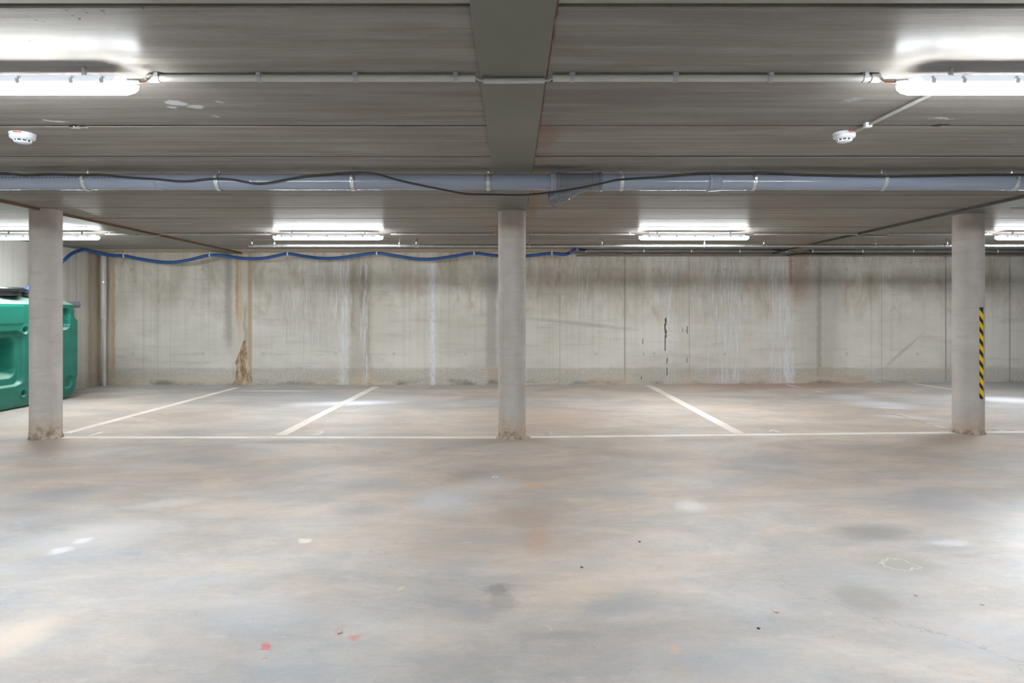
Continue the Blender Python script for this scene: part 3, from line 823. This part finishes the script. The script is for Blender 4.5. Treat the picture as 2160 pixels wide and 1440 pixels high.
# ---------------------------------------------------------------- lamps
def hexa(bm, L, w_top, w_bot, z0, z1, tip0, tip1, taper0, taper1):
    """box with pointed ends in plan; z0 lower / z1 upper"""
    def ringpts(hw, half, tip, z):
        return [(-half, -hw*.12, z), (-half+tip, -hw, z), (half-tip, -hw, z), (half, -hw*.12, z),
                (half, hw*.12, z), (half-tip*.5, hw, z), (-half+tip*.5, hw, z), (-half, hw*.12, z)]
    lo = [bm.verts.new(p) for p in ringpts(w_bot, L/2-taper0, tip0, z0)]
    hi = [bm.verts.new(p) for p in ringpts(w_top, L/2-taper1, tip1, z1)]
    n = len(lo)
    for k in range(n): bm.faces.new((lo[k], lo[(k+1) % n], hi[(k+1) % n], hi[k]))
    bm.faces.new(lo[::-1]); bm.faces.new(hi)
    return bm
def lamp(x, y, label, group='tube lamps under the ceiling'):
    t = thing('batten_lamp', label, 'lamp', (x, y, CZ), 0, group)
    L = 1.50
    bm = new(); hexa(bm, L, .036, .054, -.086, -.050, .08, .03, .015, .05)
    bmesh.ops.bevel(bm, geom=[e for e in bm.edges], offset=.003, segments=1, affect='EDGES')
    obj('housing', bm, M['housing'], t)
    for s in (-.5, .5):
        b = new(); box(b, s-.006, s+.006, .0, .020, -.052, 0, .001); obj('mounting_bracket', b, M['zinc'], t)
    bm = new()
    hexa(bm, L, .052, .050, -.104, -.0865, .09, .09, .004, 0)
    obj('diffuser', bm, M['lens'], t)
    bm = new()
    hexa(bm, L-.010, .0495, .036, -.116, -.1042, .09, .09, .02, .004)
    obj('diffuser_cover', bm, M['lens'], t)
    for cx in (-.62, -.485, -.25, 0, .25, .485, .62):
        for s in (-1, 1):
            c = new(); box(c, cx-.010, cx+.010, s*.055-.003, s*.055+.003, -.094, -.070, .002)
            box(c, cx-.006, cx+.006, s*.048-.004, s*.048+.004, -.070, -.060, .001)
            obj('latch', c, M['clear'], t)
    for s in (-1, 1):
        g = new(); tube(g, [(s*(L/2-.07), .0, -.068), (s*(L/2-.025), .0, -.068), (s*(L/2+.006), .0, -.066)], [.013, .013, .009], 12)
        obj('cable_gland', g, M['clip_grey'], t, True, 40)
    return t
def dup(root, loc, label, group=None):
    r = root.copy(); C.objects.link(r); r.location = loc; r['label'] = label
    if group: r['group'] = group
    for ch in list(root.children):
        c = ch.copy(); C.objects.link(c); c.parent = r
        for g in ch.children:
            d = g.copy(); C.objects.link(d); d.parent = c
    return r
YN, YB = 2.90, 8.83
l0 = lamp(-2.425, YN, 'lit tube lamp at the top left, cut by the photo edge')
dup(l0, (2.475, YN, CZ), 'lit tube lamp at the top right, cut by the photo edge')
dup(l0, (-2.51, YB, CZ), 'distant lit tube lamp left of the middle column')
dup(l0, (2.483, YB, CZ), 'distant lit tube lamp right of the middle column')
dup(l0, (-6.38, YB, CZ), 'distant lit tube lamp above the green tank')
dup(l0, (7.345, YB, CZ), 'distant lit tube lamp beyond the taped column')
OUT = 'lamps out of the picture'
dup(l0, (-6.38, YN, CZ), 'lit tube lamp in the left side bay outside the photo', OUT)
dup(l0, (7.345, YN, CZ), 'lit tube lamp in the right side bay outside the photo', OUT)
for x, w_ in ((-6.38, 'far left'), (-2.45, 'middle left'), (2.47, 'middle right'), (7.345, 'far right')):
    dup(l0, (x, -3.0, CZ), 'lit tube lamp in the row behind the viewer, '+w_, OUT)
# ---------------------------------------------------------------- conduits along the lamp rows
def conduit(pts, r, label, clips=(), couplers=(), name='cable_conduit', mat='conduit', group='conduits under the ceiling', clipw=.02):
    p0 = Vector(pts[0])
    t = thing(name, label, 'conduit', p0, 0, group)
    rel = [Vector(p)-p0 for p in pts]
    obj('conduit_tube', tube(new(), rel, r, 14), M[mat], t, True, 40)
    d = (rel[-1]-rel[0]).normalized()
    for x in clips:
        k = (x-p0.x)/((pts[-1][0]-p0.x) or 1e-6)
        c = rel[0].lerp(rel[-1], k)
        b = new()
        tube(b, [c-d*clipw/2, c+d*clipw/2], r+.003, 14)
        box(b, c.x-clipw/2, c.x+clipw/2, c.y-r-.006, c.y-r+.002, c.z+r*.2, CZ-p0.z)
        box(b, c.x-clipw*.75, c.x+clipw*.75, c.y-r*.8, c.y+r*.8, c.z+r*.6, CZ-p0.z)
        obj('conduit_clip', b, M['clip_grey'], t, True, 35)
    for x in couplers:
        k = (x-p0.x)/(pts[-1][0]-p0.x); c = rel[0].lerp(rel[-1], k)
        b = new(); tube(b, [c-d*.02, c+d*.02], r+.004, 14); obj('coupling', b, M['conduit'], t, True, 35)
    return t
def cable(pts, r, mat, label, name='cable', cat='cable', group=None, k=6):
    o = obj(name, tube(new(), smooth_pts(pts, k), r, 8), M[mat], None, True, 60)
    return tag(o, label, cat, group)
zc = CZ-.0205
D0 = 2.985
def xn(px, D=D0): return (px-1080)*D/F
conduit([(xn(312), D0, zc), (xn(1003), D0, zc)], .0165, 'pale conduit from the near left lamp to the middle beam', [xn(p) for p in (333, 548, 751, 962)], [xn(325)], )
conduit([(xn(1020), D0, CZ-.034), (xn(1149), D0, CZ-.032)], .0125, 'short pale conduit crossing under the middle beam', [], [], name='cable_conduit')
conduit([(xn(1166), D0, zc), (xn(1856), D0, zc)], .0165, 'pale conduit from the middle beam to the near right lamp', [xn(p) for p in (1207, 1424, 1624, 1824)], [xn(1845)])
cable([(xn(990), D0, zc-.002), (xn(1003), D0, zc-.002), (xn(1014), D0-.002, CZ-.032), (xn(1026), D0, CZ-.034)], .006, 'wire', 'grey cable stepping from the left conduit onto the middle beam')
cable([(xn(1144), D0, CZ-.032), (xn(1156), D0-.002, CZ-.032), (xn(1164), D0, zc-.003), (xn(1180), D0, zc-.003)], .006, 'wire', 'grey cable stepping from the middle beam to the right conduit')
for (a, b, s, w_) in ((xn(314), -1.668, 1, 'left'), (xn(1852), 1.718, -1, 'right')):
    cable([(a+s*.03, D0, zc), (a-s*.01, D0, zc+.004), ((a+b)/2, D0-.03, zc-.024), (b-s*.012, YN, CZ-.066)], .0055, 'wire', 'grey cable entering the end of the near %s lamp' % w_)
    cable([(a+s*.03, D0-.004, zc-.008), (a-s*.02, D0-.004, zc-.011), ((a+b)/2, D0-.036, zc-.030), (b-s*.012, YN, CZ-.072)], .0035, 'orange', 'orange cable entering the end of the near %s lamp' % w_)
DF = 9.0
def xf(px): return (px-1080)*DF/F
zf = CZ-.02
conduit([(xf(342), DF, zf), (xf(572), DF, zf)], .013, 'far pale conduit between the left beam and a distant lamp', [xf(p) for p in (352, 424, 490, 560)])
conduit([(xf(824), DF, zf), (xf(1047), DF, zf)], .013, 'far pale conduit just left of the middle column', [xf(p) for p in (834, 902, 970, 1040)])
conduit([(xf(1112), DF, zf), (xf(1338), DF, zf)], .013, 'far pale conduit just right of the middle column', [xf(p) for p in (1121, 1190, 1261, 1328)])
conduit([(xf(1590), DF, zf), (xf(1815), DF, zf)], .013, 'far pale conduit up to the right beam', [xf(p) for p in (1597, 1669, 1737, 1805)])
conduit([(xf(1820), DF-.01, CZ-.05), (xf(1868), DF-.01, CZ-.05)], .012, 'short pale conduit under the right beam')
conduit([(xf(1874), DF, zf), (xf(2092), DF, zf)], .013, 'far pale conduit passing behind the taped column', [xf(p) for p in (1881, 1947, 2082)])
conduit([(xf(222), DF, zf), (xf(282), DF, zf)], .011, 'short far conduit beside the lamp over the tank', [xf(p) for p in (232, 272)])
cable([(xf(276), DF, zf), (xf(284), DF, CZ-.045), (xf(296), DF, CZ-.044), (xf(330), DF, CZ-.044), (xf(338), DF, zf-.01), (xf(346), DF, zf)], .006, 'wire', 'thin cable looping under the left beam')
for a, b, nm in ((572, 580, 'left end of the lamp left of the middle column'), (824, 808, 'right end of the lamp left of the middle column'), (1338, 1349, 'left end of the lamp right of the middle column'), (1590, 1579, 'right end of the lamp right of the middle column')):
    cable([(xf(a)-.01*(1 if b > a else -1), DF, zf), (xf((a+b)/2), DF-.08, zf-.01), ((b-1080)*YB/F, YB, CZ-.066)], .005, 'wire', 'short cable into the '+nm)

# ---------------------------------------------------------------- smoke detectors
def detector(c, r, label, ang):
    t = thing('smoke_detector', label, 'smoke detector', c, ang, 'smoke detectors')
    obj('mounting_base', lathe(new(), [(0, 0), (r, 0), (r, -.012), (r*.96, -.016), (0, -.016)], seg=40), M['white_p'], t, True, 35)
    obj('cover', lathe(new(), [(0, -.016), (r*.93, -.016), (r*.98, -.022), (r*.95, -.031), (r*.80, -.038), (r*.72, -.040), (r*.72, -.041), (0, -.041)], seg=40), M['white_p'], t, True, 35)
    obj('sensing_chamber', lathe(new(), [(0, -.040), (r*.60, -.040), (r*.56, -.052), (0, -.052)], seg=32), M['dark_slot'], t, True, 35)
    for k in range(10):
        a = 2*math.pi*k/10; ca, sa = math.cos(a), math.sin(a)
        b = new(); tube(b, [(r*.66*ca, r*.66*sa, -.040), (r*.60*ca, r*.60*sa, -.053)], .0045, 6); obj('vent_rib', b, M['white_p'], t)
    obj('cap', lathe(new(), [(r*.64, -.051), (r*.63, -.054), (r*.5, -.059), (0, -.061), ], seg=32), M['white_p'], t, True, 50)
    b = new(); box(b, -.022, .022, -r-.002, -r+.004, -.010, -.003, .001); obj('tag', b, M['red'], t)['label'] = 'red tag'
    return t
dl = detector((-3.02, 3.99, CZ), .070, 'white smoke detector on the ceiling below the near left lamp', .25)
dr = detector((2.04, 3.97, CZ), .064, 'white smoke detector on the ceiling below the near right lamp', .2)
conduit([(2.069, 3.89, CZ-.012), (2.104, 2.99, CZ-.012)], .010, 'thin pale conduit slanting from the right smoke detector to the lamp')
cc = new(); box(cc, 2.050, 2.088, 3.745, 3.775, CZ-.028, CZ, .003)
tag(obj('conduit_saddle', cc, M['white_p']), 'small white saddle holding the slanting conduit by the right detector', 'clip')
conduit([(-3.12, 3.93, CZ-.012), (-3.42, 3.82, CZ-.012)], .010, 'short conduit reaching the left smoke detector')

# ---------------------------------------------------------------- big grey drain pipe
PY, PZ, PR = 4.98, EYE+.997, .0605
xp = lambda px, D=PY: (px-1080)*D/F
t = thing('drain_pipe', 'thick grey plastic drain pipe hung across the whole hall', 'pipe', (0, PY, PZ))
def pipe_part(name, prof, mat='pvc', par=None, lab=None):
    o = obj(name, lathe(new(), prof, (0, 0, 0), (1, 0, 0), 40), M[mat], par or t, True, 32)
    if lab: o['label'] = lab
    return o
pipe_part('pipe_section', [(0, -7.61), (PR, -7.61), (PR, xp(1170)), (0, xp(1170))])
# rings are (radius, x)
def R(*a): return [(r, xp(px)) for r, px in a]
pipe_part('socket', R((PR-.002, 1160), (PR+.010, 1160.5), (PR+.012, 1163), (PR+.012, 1167), (PR+.006, 1169), (PR+.006, 1173), (PR-.002, 1174)))
pipe_part('branch_body', R((0, 1173), (PR+.008, 1173), (PR+.013, 1175), (PR+.013, 1181), (PR+.009, 1182), (PR+.009, 1195), (PR+.006, 1196), (PR+.006, 1247), (PR+.010, 1248), (PR+.010, 1262), (PR+.016, 1263.5), (PR+.016, 1267), (PR+.010, 1268.5), (0, 1269)), 'pvc_fit')
pipe_part('pipe_section', R((0, 1266), (PR+.003, 1266), (PR+.003, 1500), (0, 1500)), lab='grey pipe run right of the branch')
pipe_part('socket', R((PR, 1492), (PR+.011, 1493), (PR+.013, 1496), (PR+.011, 1499), (PR+.008, 1501), (PR+.008, 1516), (PR, 1520)))
pipe_part('pipe_section', R((0, 1498), (PR+.002, 1498), (PR+.002, 2900), (0, 2900)), lab='grey pipe run at the right')
pipe_part('socket', R((PR, 333), (PR+.004, 334), (PR+.006, 337), (PR+.006, 341), (PR+.0015, 343), (PR, 352)))
# 45 degree branch behind the pipe
bd = Vector((-.74, .60, -.26)).normalized()
b0 = Vector((xp(1236), 0.0, -.012))
bs = lambda h: b0+bd*h
bm = new(); lathe(bm, [(.0, .0), (.050, .0), (.052, .19), (.062, .20), (.064, .235), (.058, .24)], b0, bd, 36)
obj('branch_arm', bm, M['pvc_fit'], t, True, 32)
bm = new(); lathe(bm, [(.056, .236), (.063, .238), (.066, .25), (.061, .262), (.058, .264), (.058, .315), (.062, .32), (.062, .328), (.052, .328), (.050, .29), (0, .29)], b0, bd, 36)
obj('branch_socket', bm, M['pvc_fit'], t, True, 32)
bm = new()
for i in range(34): box(bm, -4.0+i*.028, -4.0+i*.028+random.uniform(.008, .02), -PR-.0012, -PR+.004, .020, .026)
obj('printed_text', bm, M['pvc_print'], t)
# clamps
def clamp(px, label):
    x = xp(px); g = 'steel clamps holding the drain pipe'
    t = thing('pipe_clamp', label, 'pipe clamp', (x, PY, PZ), 0, g)
    r = PR+.0045
    obj('band', lathe(new(), [(r-.003, -.014), (r+.002, -.014), (r+.002, .014), (r-.003, .014), (r-.003, -.014)], (0, 0, 0), (1, 0, 0), 36), M['zinc'], t, True, 40)
    b = new(); tube(b, [(0, 0, r-.002), (0, 0, CZ-PZ)], .0045, 10); obj('threaded_rod', b, M['zinc'], t, True)
    b = new(); tube(b, [(0, 0, r-.002), (0, 0, r+.014)], .009, 6); obj('nut', b, M['zinc'], t)
    b = new(); box(b, -.012, .012, -r-.016, -r+.002, -.010+.012, .012+.012, .002)
    tube(b, [(0, -r-.010, -.012), (0, -r-.010, .036)], .0035, 8); obj('bolt', b, M['zinc'], t)
    return t
clamp(185, 'leftmost steel clamp round the grey drain pipe')
for px, lb in ((463, 'steel clamp where the black cable sags onto the pipe, second from left'), (746, 'steel clamp third from the left with the cable arching over it'),
               (1030, 'steel clamp just left of the middle beam'), (1310, 'steel clamp just right of the pipe branch'), (1587, 'steel clamp right of the pipe joint'),
               (1860, 'steel clamp second from the right end of the pipe'), (2134, 'rightmost steel clamp near the photo edge')):
    clamp(px, lb)
# black cable looping in front of the pipe
pts = [(-140, 366), (0, 365), (50, 368.5), (100, 366.5), (150, 368), (185, 368), (215, 368), (250, 372), (290, 375), (330, 377.5), (370, 381.5), (400, 381.5), (430, 378), (460, 376.5), (490, 378.5), (520, 384), (545, 387.5), (575, 384),
       (610, 377), (650, 371), (700, 366.5), (750, 364), (790, 366), (830, 377), (870, 387), (910, 395), (950, 403), (985, 409), (1030, 410), (1080, 411), (1120, 410), (1160, 405.5), (1210, 398.5), (1260, 389), (1300, 379.5), (1350, 375.5), (1400, 372.5), (1450, 367), (1500, 364.5), (1550, 365),
       (1600, 364), (1650, 365.5), (1700, 368), (1750, 369.5), (1800, 370.5), (1860, 371.5), (1920, 371), (2000, 369.5), (2060, 368), (2160, 368), (2300, 369)]
cy = PY-PR-.0225
cable([P(a, b, cy) for a, b in pts], .0075, 'black', 'long black cable draped along the grey drain pipe', k=5)

# ---------------------------------------------------------------- sprinkler line near the far lamps
SY, SZ, SR = 9.25, EYE+.942, .0205
xs_ = lambda px: (px-1080)*SY/F
t = thing('sprinkler_pipe', 'steel sprinkler pipe running parallel to the back wall', 'pipe', (0, SY, SZ))
obj('pipe_run', tube(new(), [(xs_(527), 0, 0), (XR-.02, 0, 0)], SR, 20), M['galv'], t, True, 40)
heads = (531, 879, 1269, 1612, 1997)
for px in heads:
    b = new(); lathe(b, [(SR+.002, -.038), (SR+.008, -.036), (SR+.008, -.028), (SR+.004, -.026), (SR+.004, .026), (SR+.008, .028), (SR+.008, .036), (SR+.002, .038)], (xs_(px), 0, 0), (1, 0, 0), 20)
    lathe(b, [(.016, 0), (.016, .030), (.019, .032), (.019, .044), (.010, .048)], (xs_(px), 0, 0), (0, 0, 1), 16)
    obj('tee_fitting', b, M['galv'], t, True, 35)
for px, lb in zip(heads, ('sprinkler head at the left end of the steel pipe', 'sprinkler head between the left far lamp and middle column', 'sprinkler head just left of the right far lamp',
                          'sprinkler head just right of the right far lamp', 'sprinkler head beside the taped column')):
    h = obj('sprinkler_head', lathe(new(), [(0, 0), (.012, 0), (.012, .008), (.006, .012), (.006, .018), (0, .018)], seg=12), M['galv'], t, True, 35)
    h.location = (xs_(px), 0, .046)
    b = new()
    for s in (-1, 1): tube(b, [(s*.006, 0, .012), (s*.015, 0, .024), (s*.014, 0, .038), (0, 0, .048)], .0028, 6)
    obj('frame_arms', b, M['brown'], h, True)
    obj('glass_bulb', lathe(new(), [(0, .016), (.003, .02), (.003, .04), (0, .044)], seg=8), M['brown'], h, True)
    obj('deflector', lathe(new(), [(0, .047), (.018, .047), (.020, .050), (.018, .052), (0, .052)], seg=16), M['brown'], h, True, 35)
for px, lb in ((579, 'pipe hanger under the left end of the far left lamp'), (843, 'pipe hanger right of the far left lamp'), (1117, 'pipe hanger just right of the middle column'),
               (1486, 'pipe hanger under the far right lamp'), (1846, 'pipe hanger right of the cable tangle')):
    h = thing('pipe_hanger', lb, 'pipe hanger', (xs_(px), SY, SZ), 0, 'hangers of the sprinkler pipe')
    obj('loop', lathe(new(), [(SR+.001, -.010), (SR+.004, -.010), (SR+.004, .010), (SR+.001, .010), (SR+.001, -.010)], (0, 0, 0), (1, 0, 0), 20), M['zinc'], h, True, 40)
    b = new(); tube(b, [(0, 0, SR), (0, 0, CZ-SZ)], .004, 8); obj('rod', b, M['zinc'], h, True)
    b = new(); tube(b, [(0, 0, SR), (0, 0, SR+.012), (0, 0, SR+.035), (0, 0, SR+.05)], [.016, .018, .012, .006], 8); obj('clamp_nut', b, M['zinc'], h, True, 40)

# dark conduit in the corner of ceiling and back wall, right half
CY = 11.42
def xc(px): return (px-1080)*CY/F
t = thing('dark_conduit', 'dark grey conduit in the corner above the back wall', 'conduit', (xc(1236), CY, CZ-.024))
obj('conduit_tube', tube(new(), [(0, 0, 0), (xc(1660)-xc(1236), 0, 0)], .0225, 12), M['duct'], t, True, 40)
obj('conduit_tube', tube(new(), [(xc(1712)-xc(1236), .02, -.006), (XR-.05-xc(1236), .02, -.006)], .0225, 12), M['duct'], t, True, 40)
for px in (1236, 1358, 1458, 1560, 1658, 1714, 1820, 1927, 2105):
    b = new(); x = xc(px)-xc(1236); off = .02 if px > 1700 else 0
    box(b, x-.009, x+.009, -.028+off, -.018+off, -.030, .018, .002)
    obj('white_clip', b, M['white_p'], t)
b = new(); box(b, X12(1215, 11.5), XR-.02, 11.50, 11.98, CZ-.012, CZ+.001, .002)
tag(obj('cover_strip', b, M['duct']), 'dark grey flat strip on the ceiling along the back wall', 'cover strip')
cable([P(1630, 526, 11.3), P(1645, 530, 11.3), P(1632, 534, 11.34), P(1650, 529, 11.3), P(1662, 526, 11.3), P(1680, 524, 11.25), P(1700, 527, 11.3), P(1712, 529, 11.34)], .012, 'black', 'tangled black cable at the end of the dark conduit')
cable([P(1640, 533, 11.36), P(1660, 527, 11.3), P(1672, 530, 11.3), P(1685, 533.5, 11.34), P(1698, 530, 11.3), P(1706, 526, 11.3)], .007, 'brown', 'brown cable loop hanging at the wall top')
cable([P(1660, 539, 11.9), P(1690, 534, 11.9), P(1730, 535.5, 11.93), P(1760, 535, 11.93), P(1820, 536, 11.94)], .008, 'black', 'thin dark cable along the top edge of the wall')

# ---------------------------------------------------------------- blue hose
hp = [(175, 527), (195, 531), (215, 535), (240, 538.5), (262, 539.5), (290, 545), (330, 551.5), (365, 553), (400, 548), (440, 538.5), (470, 539), (510, 544.5), (550, 545), (580, 540), (607, 535), (640, 540), (675, 544.5), (710, 544),
      (750, 539), (795, 534), (835, 539.5), (875, 545.5), (915, 546), (955, 540.5), (1000, 534), (1040, 538.5), (1080, 541), (1120, 538.5), (1164, 534.5), (1190, 536.5), (1203, 533), (1210, 528), (1218, 526)]
hose = []
for a, b in hp:
    D = min(11.62, 1.064*F/(HOR-b))
    hose.append(P(a, b, D))
hose = [Vector((-7.09, 9.44, 1.67)), Vector((-7.09, 9.56, 1.79)), Vector((-7.22, 9.95, 2.0)), P(122, 558, 10.55), P(137, 547, 10.65), P(153, 534, 10.9)] + hose
o = obj('blue_hose', tube(new(), smooth_pts(hose, 6), .029, 12), M['blue'], None, True, 60)
tag(o, 'blue hose hung in waves along the top of the back wall', 'hose')
for px, py, w_ in ((178, 527.5, 'near the left wall'), (262, 539.5, 'second from the left'), (443, 538, 'left of the mortar joint'), (607, 535, 'right of the mortar joint'), (795, 534, 'between joint and middle column'), (1000, 534, 'just left of the middle column'), (1164, 534.5, 'near the hose end')):
    D = min(11.62, 1.064*F/(HOR-py)); c = P(px, py, D)
    b = new(); tube(b, [c-Vector((.012, 0, 0)), c+Vector((.012, 0, 0))], .032, 12)
    tube(b, [c+Vector((0, 0, .028)), c+Vector((0, 0, CZ-c.z))], .005, 6)
    tag(obj('hose_clip', b, M['white_p'], None, True, 40), 'white strap holding the blue hose '+w_, 'clip', 'straps of the blue hose')
cable([P(1216, 526, 11.2), P(1224, 526.5, 11.3), P(1236, 526.5, 11.4)], .02, 'black', 'short black coupling where the blue hose ends', name='hose_coupling', cat='coupling')

# ---------------------------------------------------------------- corner downpipe
x, y = -7.49, 11.86
t = thing('downpipe', 'pale downpipe in the left corner between rust streaks', 'pipe', (x, y, 0))
obj('upper_pipe', lathe(new(), [(0, 1.23), (.052, 1.23), (.054, 1.25), (.050, 1.27), (.050, 2.42), (0, 2.42)], (0, 0, 0), (0, 0, 1), 20), M['downpipe'], t, True, 40)
obj('lower_pipe', lathe(new(), [(0, 0), (.034, 0), (.034, 1.24), (0, 1.24)], (.012, 0, 0), (0, 0, 1), 20), M['downpipe'], t, True, 40)
for z in (.5, 1.9):
    b = new(); lathe(b, [(.05 if z > 1.2 else .034, -.012), (.056 if z > 1.2 else .04, -.012), (.056 if z > 1.2 else .04, .012), (.05 if z > 1.2 else .034, .012)], (.012 if z < 1.2 else 0, 0, z), (0, 0, 1), 20)
    box(b, -.01, .01, .03, .138, z-.01, z+.01)
    obj('bracket', b, M['zinc'], t, True, 40)

# ---------------------------------------------------------------- green water tank
TX, TY0, TY1, TH = -7.20, 7.75, 10.36, 1.62          # centre plane, near end, far end, height
def ss(a, b, x):
    t = max(0, min(1, (x-a)/(b-a))); return t*t*(3-2*t)
def rbox(y, z, y0, y1, z0, z1, r, fall):
    """1 inside a rounded rectangle, falling to 0 over `fall` outside"""
    cy_, cz_ = (y0+y1)/2, (z0+z1)/2
    dy = abs(y-cy_)-(y1-y0)/2+r; dz = abs(z-cz_)-(z1-z0)/2+r
    d = math.hypot(max(dy, 0), max(dz, 0))+min(max(dy, dz), 0)-r
    return 1-ss(0, fall, d)
def tank_t(y, z):
    t = .32
    # recesses in the face
    t -= .07*rbox(y, z, 7.9, 9.08, .36, 1.05, .10, .05)
    t -= .24*rbox(y, z, 7.9, 8.97, .52, .93, .05, .09)
    t -= .06*rbox(y, z, 9.62, 10.02, 1.12, 1.40, .06, .035) if False else 0
    t -= .09*rbox(y, z, 9.80, 10.06, 1.10, 1.40, .09, .018)
    t -= .03*rbox(y, z, 10.0, 10.12, .20, .34, .03, .03)
    t += .012*rbox(y, z, 8.0, 9.10, 1.20, 1.43, .02, .03)
    for (cy_, cz_) in ((9.14, 1.10), (9.14, .21), (8.0, 1.10), (8.0, .21)):
        d = math.hypot(y-cy_, z-cz_)
        t -= .06*(1-ss(.030, .050, d))
        t += .010*math.exp(-((d-.065)/.014)**2)
    if z > 1.47: t -= .30*((z-1.47)/.13)**1.1        # sloping shoulder
    if z < .30: t -= .02+.05*((.30-z)/.30)**2
    elif z < .36: t -= .02*ss(.36, .30, z)
    return max(t, .02)
def outline(n=220):
    """closed outline in (y, z) of the side view"""
    pts = []
    def arc(cy_, cz_, r, a0, a1, k=10):
        for i in range(k+1):
            a = math.radians(a0+(a1-a0)*i/k); pts.append((cy_+r*math.cos(a), cz_+r*math.sin(a)))
    return pts
def end_y(z):
    """far end of the tank at height z (rounded corners, a notch)"""
    y = TY1
    if z > 1.22: y -= .07*ss(1.22, 1.27, z)
    if z > 1.36: 
        q = min(1, (z-1.36)/(TH-1.36)); y -= .30*(1-math.sqrt(max(0, 1-q*q)))
    if z < .26:
        q = min(1, (.26-z)/.26); y -= .20*(1-math.sqrt(max(0, 1-q*q)))
    return y
def near_y(z): return TY0+(TY1-end_y(z))
NZ, NY = 170, 250
bm = new(); gf, gb = [], []
for j in range(NZ+1):
    z = TH*j/NZ; a, b = near_y(z), end_y(z); rf, rb = [], []
    for i in range(NY+1):
        u = i/NY; y = a+(b-a)*u
        t_ = tank_t(y, z)
        ed = min(y-a, b-y); er = .14
        k = 1.0 if ed > er else math.sqrt(max(0, 1-(1-ed/er)**2))
        zz = min(z, 9)
        bz = 1.0 if z > .05 else .82+.18*math.sqrt(max(0, 1-(1-z/.05)**2))
        h = t_*max(k, .0)*bz
        rf.append(bm.verts.new((h, y-9, z))); rb.append(bm.verts.new((-min(h, .34), y-9, z)))
    gf.append(rf); gb.append(rb)
for g in (gf, gb):
    for j in range(NZ):
        for i in range(NY): bm.faces.new((g[j][i], g[j][i+1], g[j+1][i+1], g[j+1][i]))
for i in range(NY):
    bm.faces.new((gf[0][i], gf[0][i+1], gb[0][i+1], gb[0][i])); bm.faces.new((gf[NZ][i], gf[NZ][i+1], gb[NZ][i+1], gb[NZ][i]))
bmesh.ops.remove_doubles(bm, verts=bm.verts, dist=.0005)
tank = thing('water_tank', 'tall green plastic water tank standing against the left wall', 'tank', (TX, 9, 0))
obj('tank_body', bm, M['tank'], tank, True, 50)
def tank_part(name, bm, mat, lab=None, ang=35):
    o = obj(name, bm, M[mat], tank, True, ang)
    if lab: o['label'] = lab
    return o
b = new(); lathe(b, [(.24, TH-.04), (.24, TH+.02), (.275, TH+.022), (.285, TH+.06), (.265, TH+.082), (.14, TH+.09), (.12, TH+.078), (0, TH+.078)], (.02, .07, 0), (0, 0, 1), 40)
for k in range(12):
    a = 2*math.pi*k/12; tube(b, [(.02+.28*math.cos(a), .07+.28*math.sin(a), TH+.022), (.02+.28*math.cos(a), .07+.28*math.sin(a), TH+.062)], .009, 6)
tank_part('screw_lid', b, 'lid', 'big black screw lid')
b = new(); lathe(b, [(.075, TH-.03), (.075, TH+.012), (.09, TH+.014), (.09, TH+.045), (.05, TH+.052), (0, TH+.052)], (.11, .46, 0), (0, 0, 1), 28)
tank_part('hose_cap', b, 'lid', 'small black cap with the hose')
b = new(); lathe(b, [(0, 0), (.042, 0), (.042, .15), (.050, .152), (.050, .20), (.044, .206), (0, .206)], (.20, 1.16, 1.475), (.30, 1, .0), 24)
tank_part('outlet_pipe', b, 'pvc_fit', 'dark grey capped outlet')
b = new(); lathe(b, [(.03, TH-.06), (.03, TH-.02), (.022, TH-.012), (0, TH-.012)], (.10, -.25-.32, 0), (0, 0, 1), 20)
tank_part('lug', b, 'tank')

# ---------------------------------------------------------------- small litter on the floor
def litter(px, py, s, mat, label, name='pebble', cat='pebble', seed=0):
    g = G(px, py); b = new(); bmesh.ops.create_icosphere(b, subdivisions=2, radius=s)
    for v in b.verts:
        k = 1+.5*noise.noise(v.co*(1.2/s)+Vector((seed, 0, 0)))
        v.co = Vector((v.co.x*k*1.2, v.co.y*k, v.co.z*k*.55))
    zmin = min(v.co.z for v in b.verts)
    for v in b.verts: v.co.z -= zmin
    o = obj(name, b, M[mat], None, True); o.location = g
    return tag(o, label, cat, 'litter on the floor')
litter(716, 1335, .009, 'greygrit', 'crumpled grey scrap on the floor beside the faint red spots', 'paper_scrap', 'scrap', 1)
litter(1637, 1291, .008, 'grit', 'orange pebble on the grey floor at the lower right', seed=2)
litter(2072, 1275, .006, 'grit', 'tiny orange pebble near the lower right photo edge', seed=3)
litter(1227, 1197, .006, 'brown', 'tiny brown chip on the floor in front of the middle column', 'wood_chip', 'chip', 4)
litter(1349, 1143, .006, 'brown', 'tiny brown chip right of the middle of the floor', 'wood_chip', 'chip', 5)
litter(1600, 1326, .006, 'lid', 'tiny dark crumb on the floor at the lower right', 'crumb', 'crumb', 6)
litter(1932, 1256, .006, 'greygrit', 'tiny white chip on the shiny floor at the right', 'chip', 'chip', 7)
g = G(1045, 1007)
b = new(); lathe(b, [(.014, .001), (.028, .001), (.030, .004), (.028, .006), (.014, .006), (.012, .004), (.014, .001)], (0, 0, 0), (0, 0, 1), 28)
o = obj('washer', b, M['white_p'], None, True, 40); o.location = g
tag(o, 'white plastic ring lying on the floor before the middle column', 'ring')
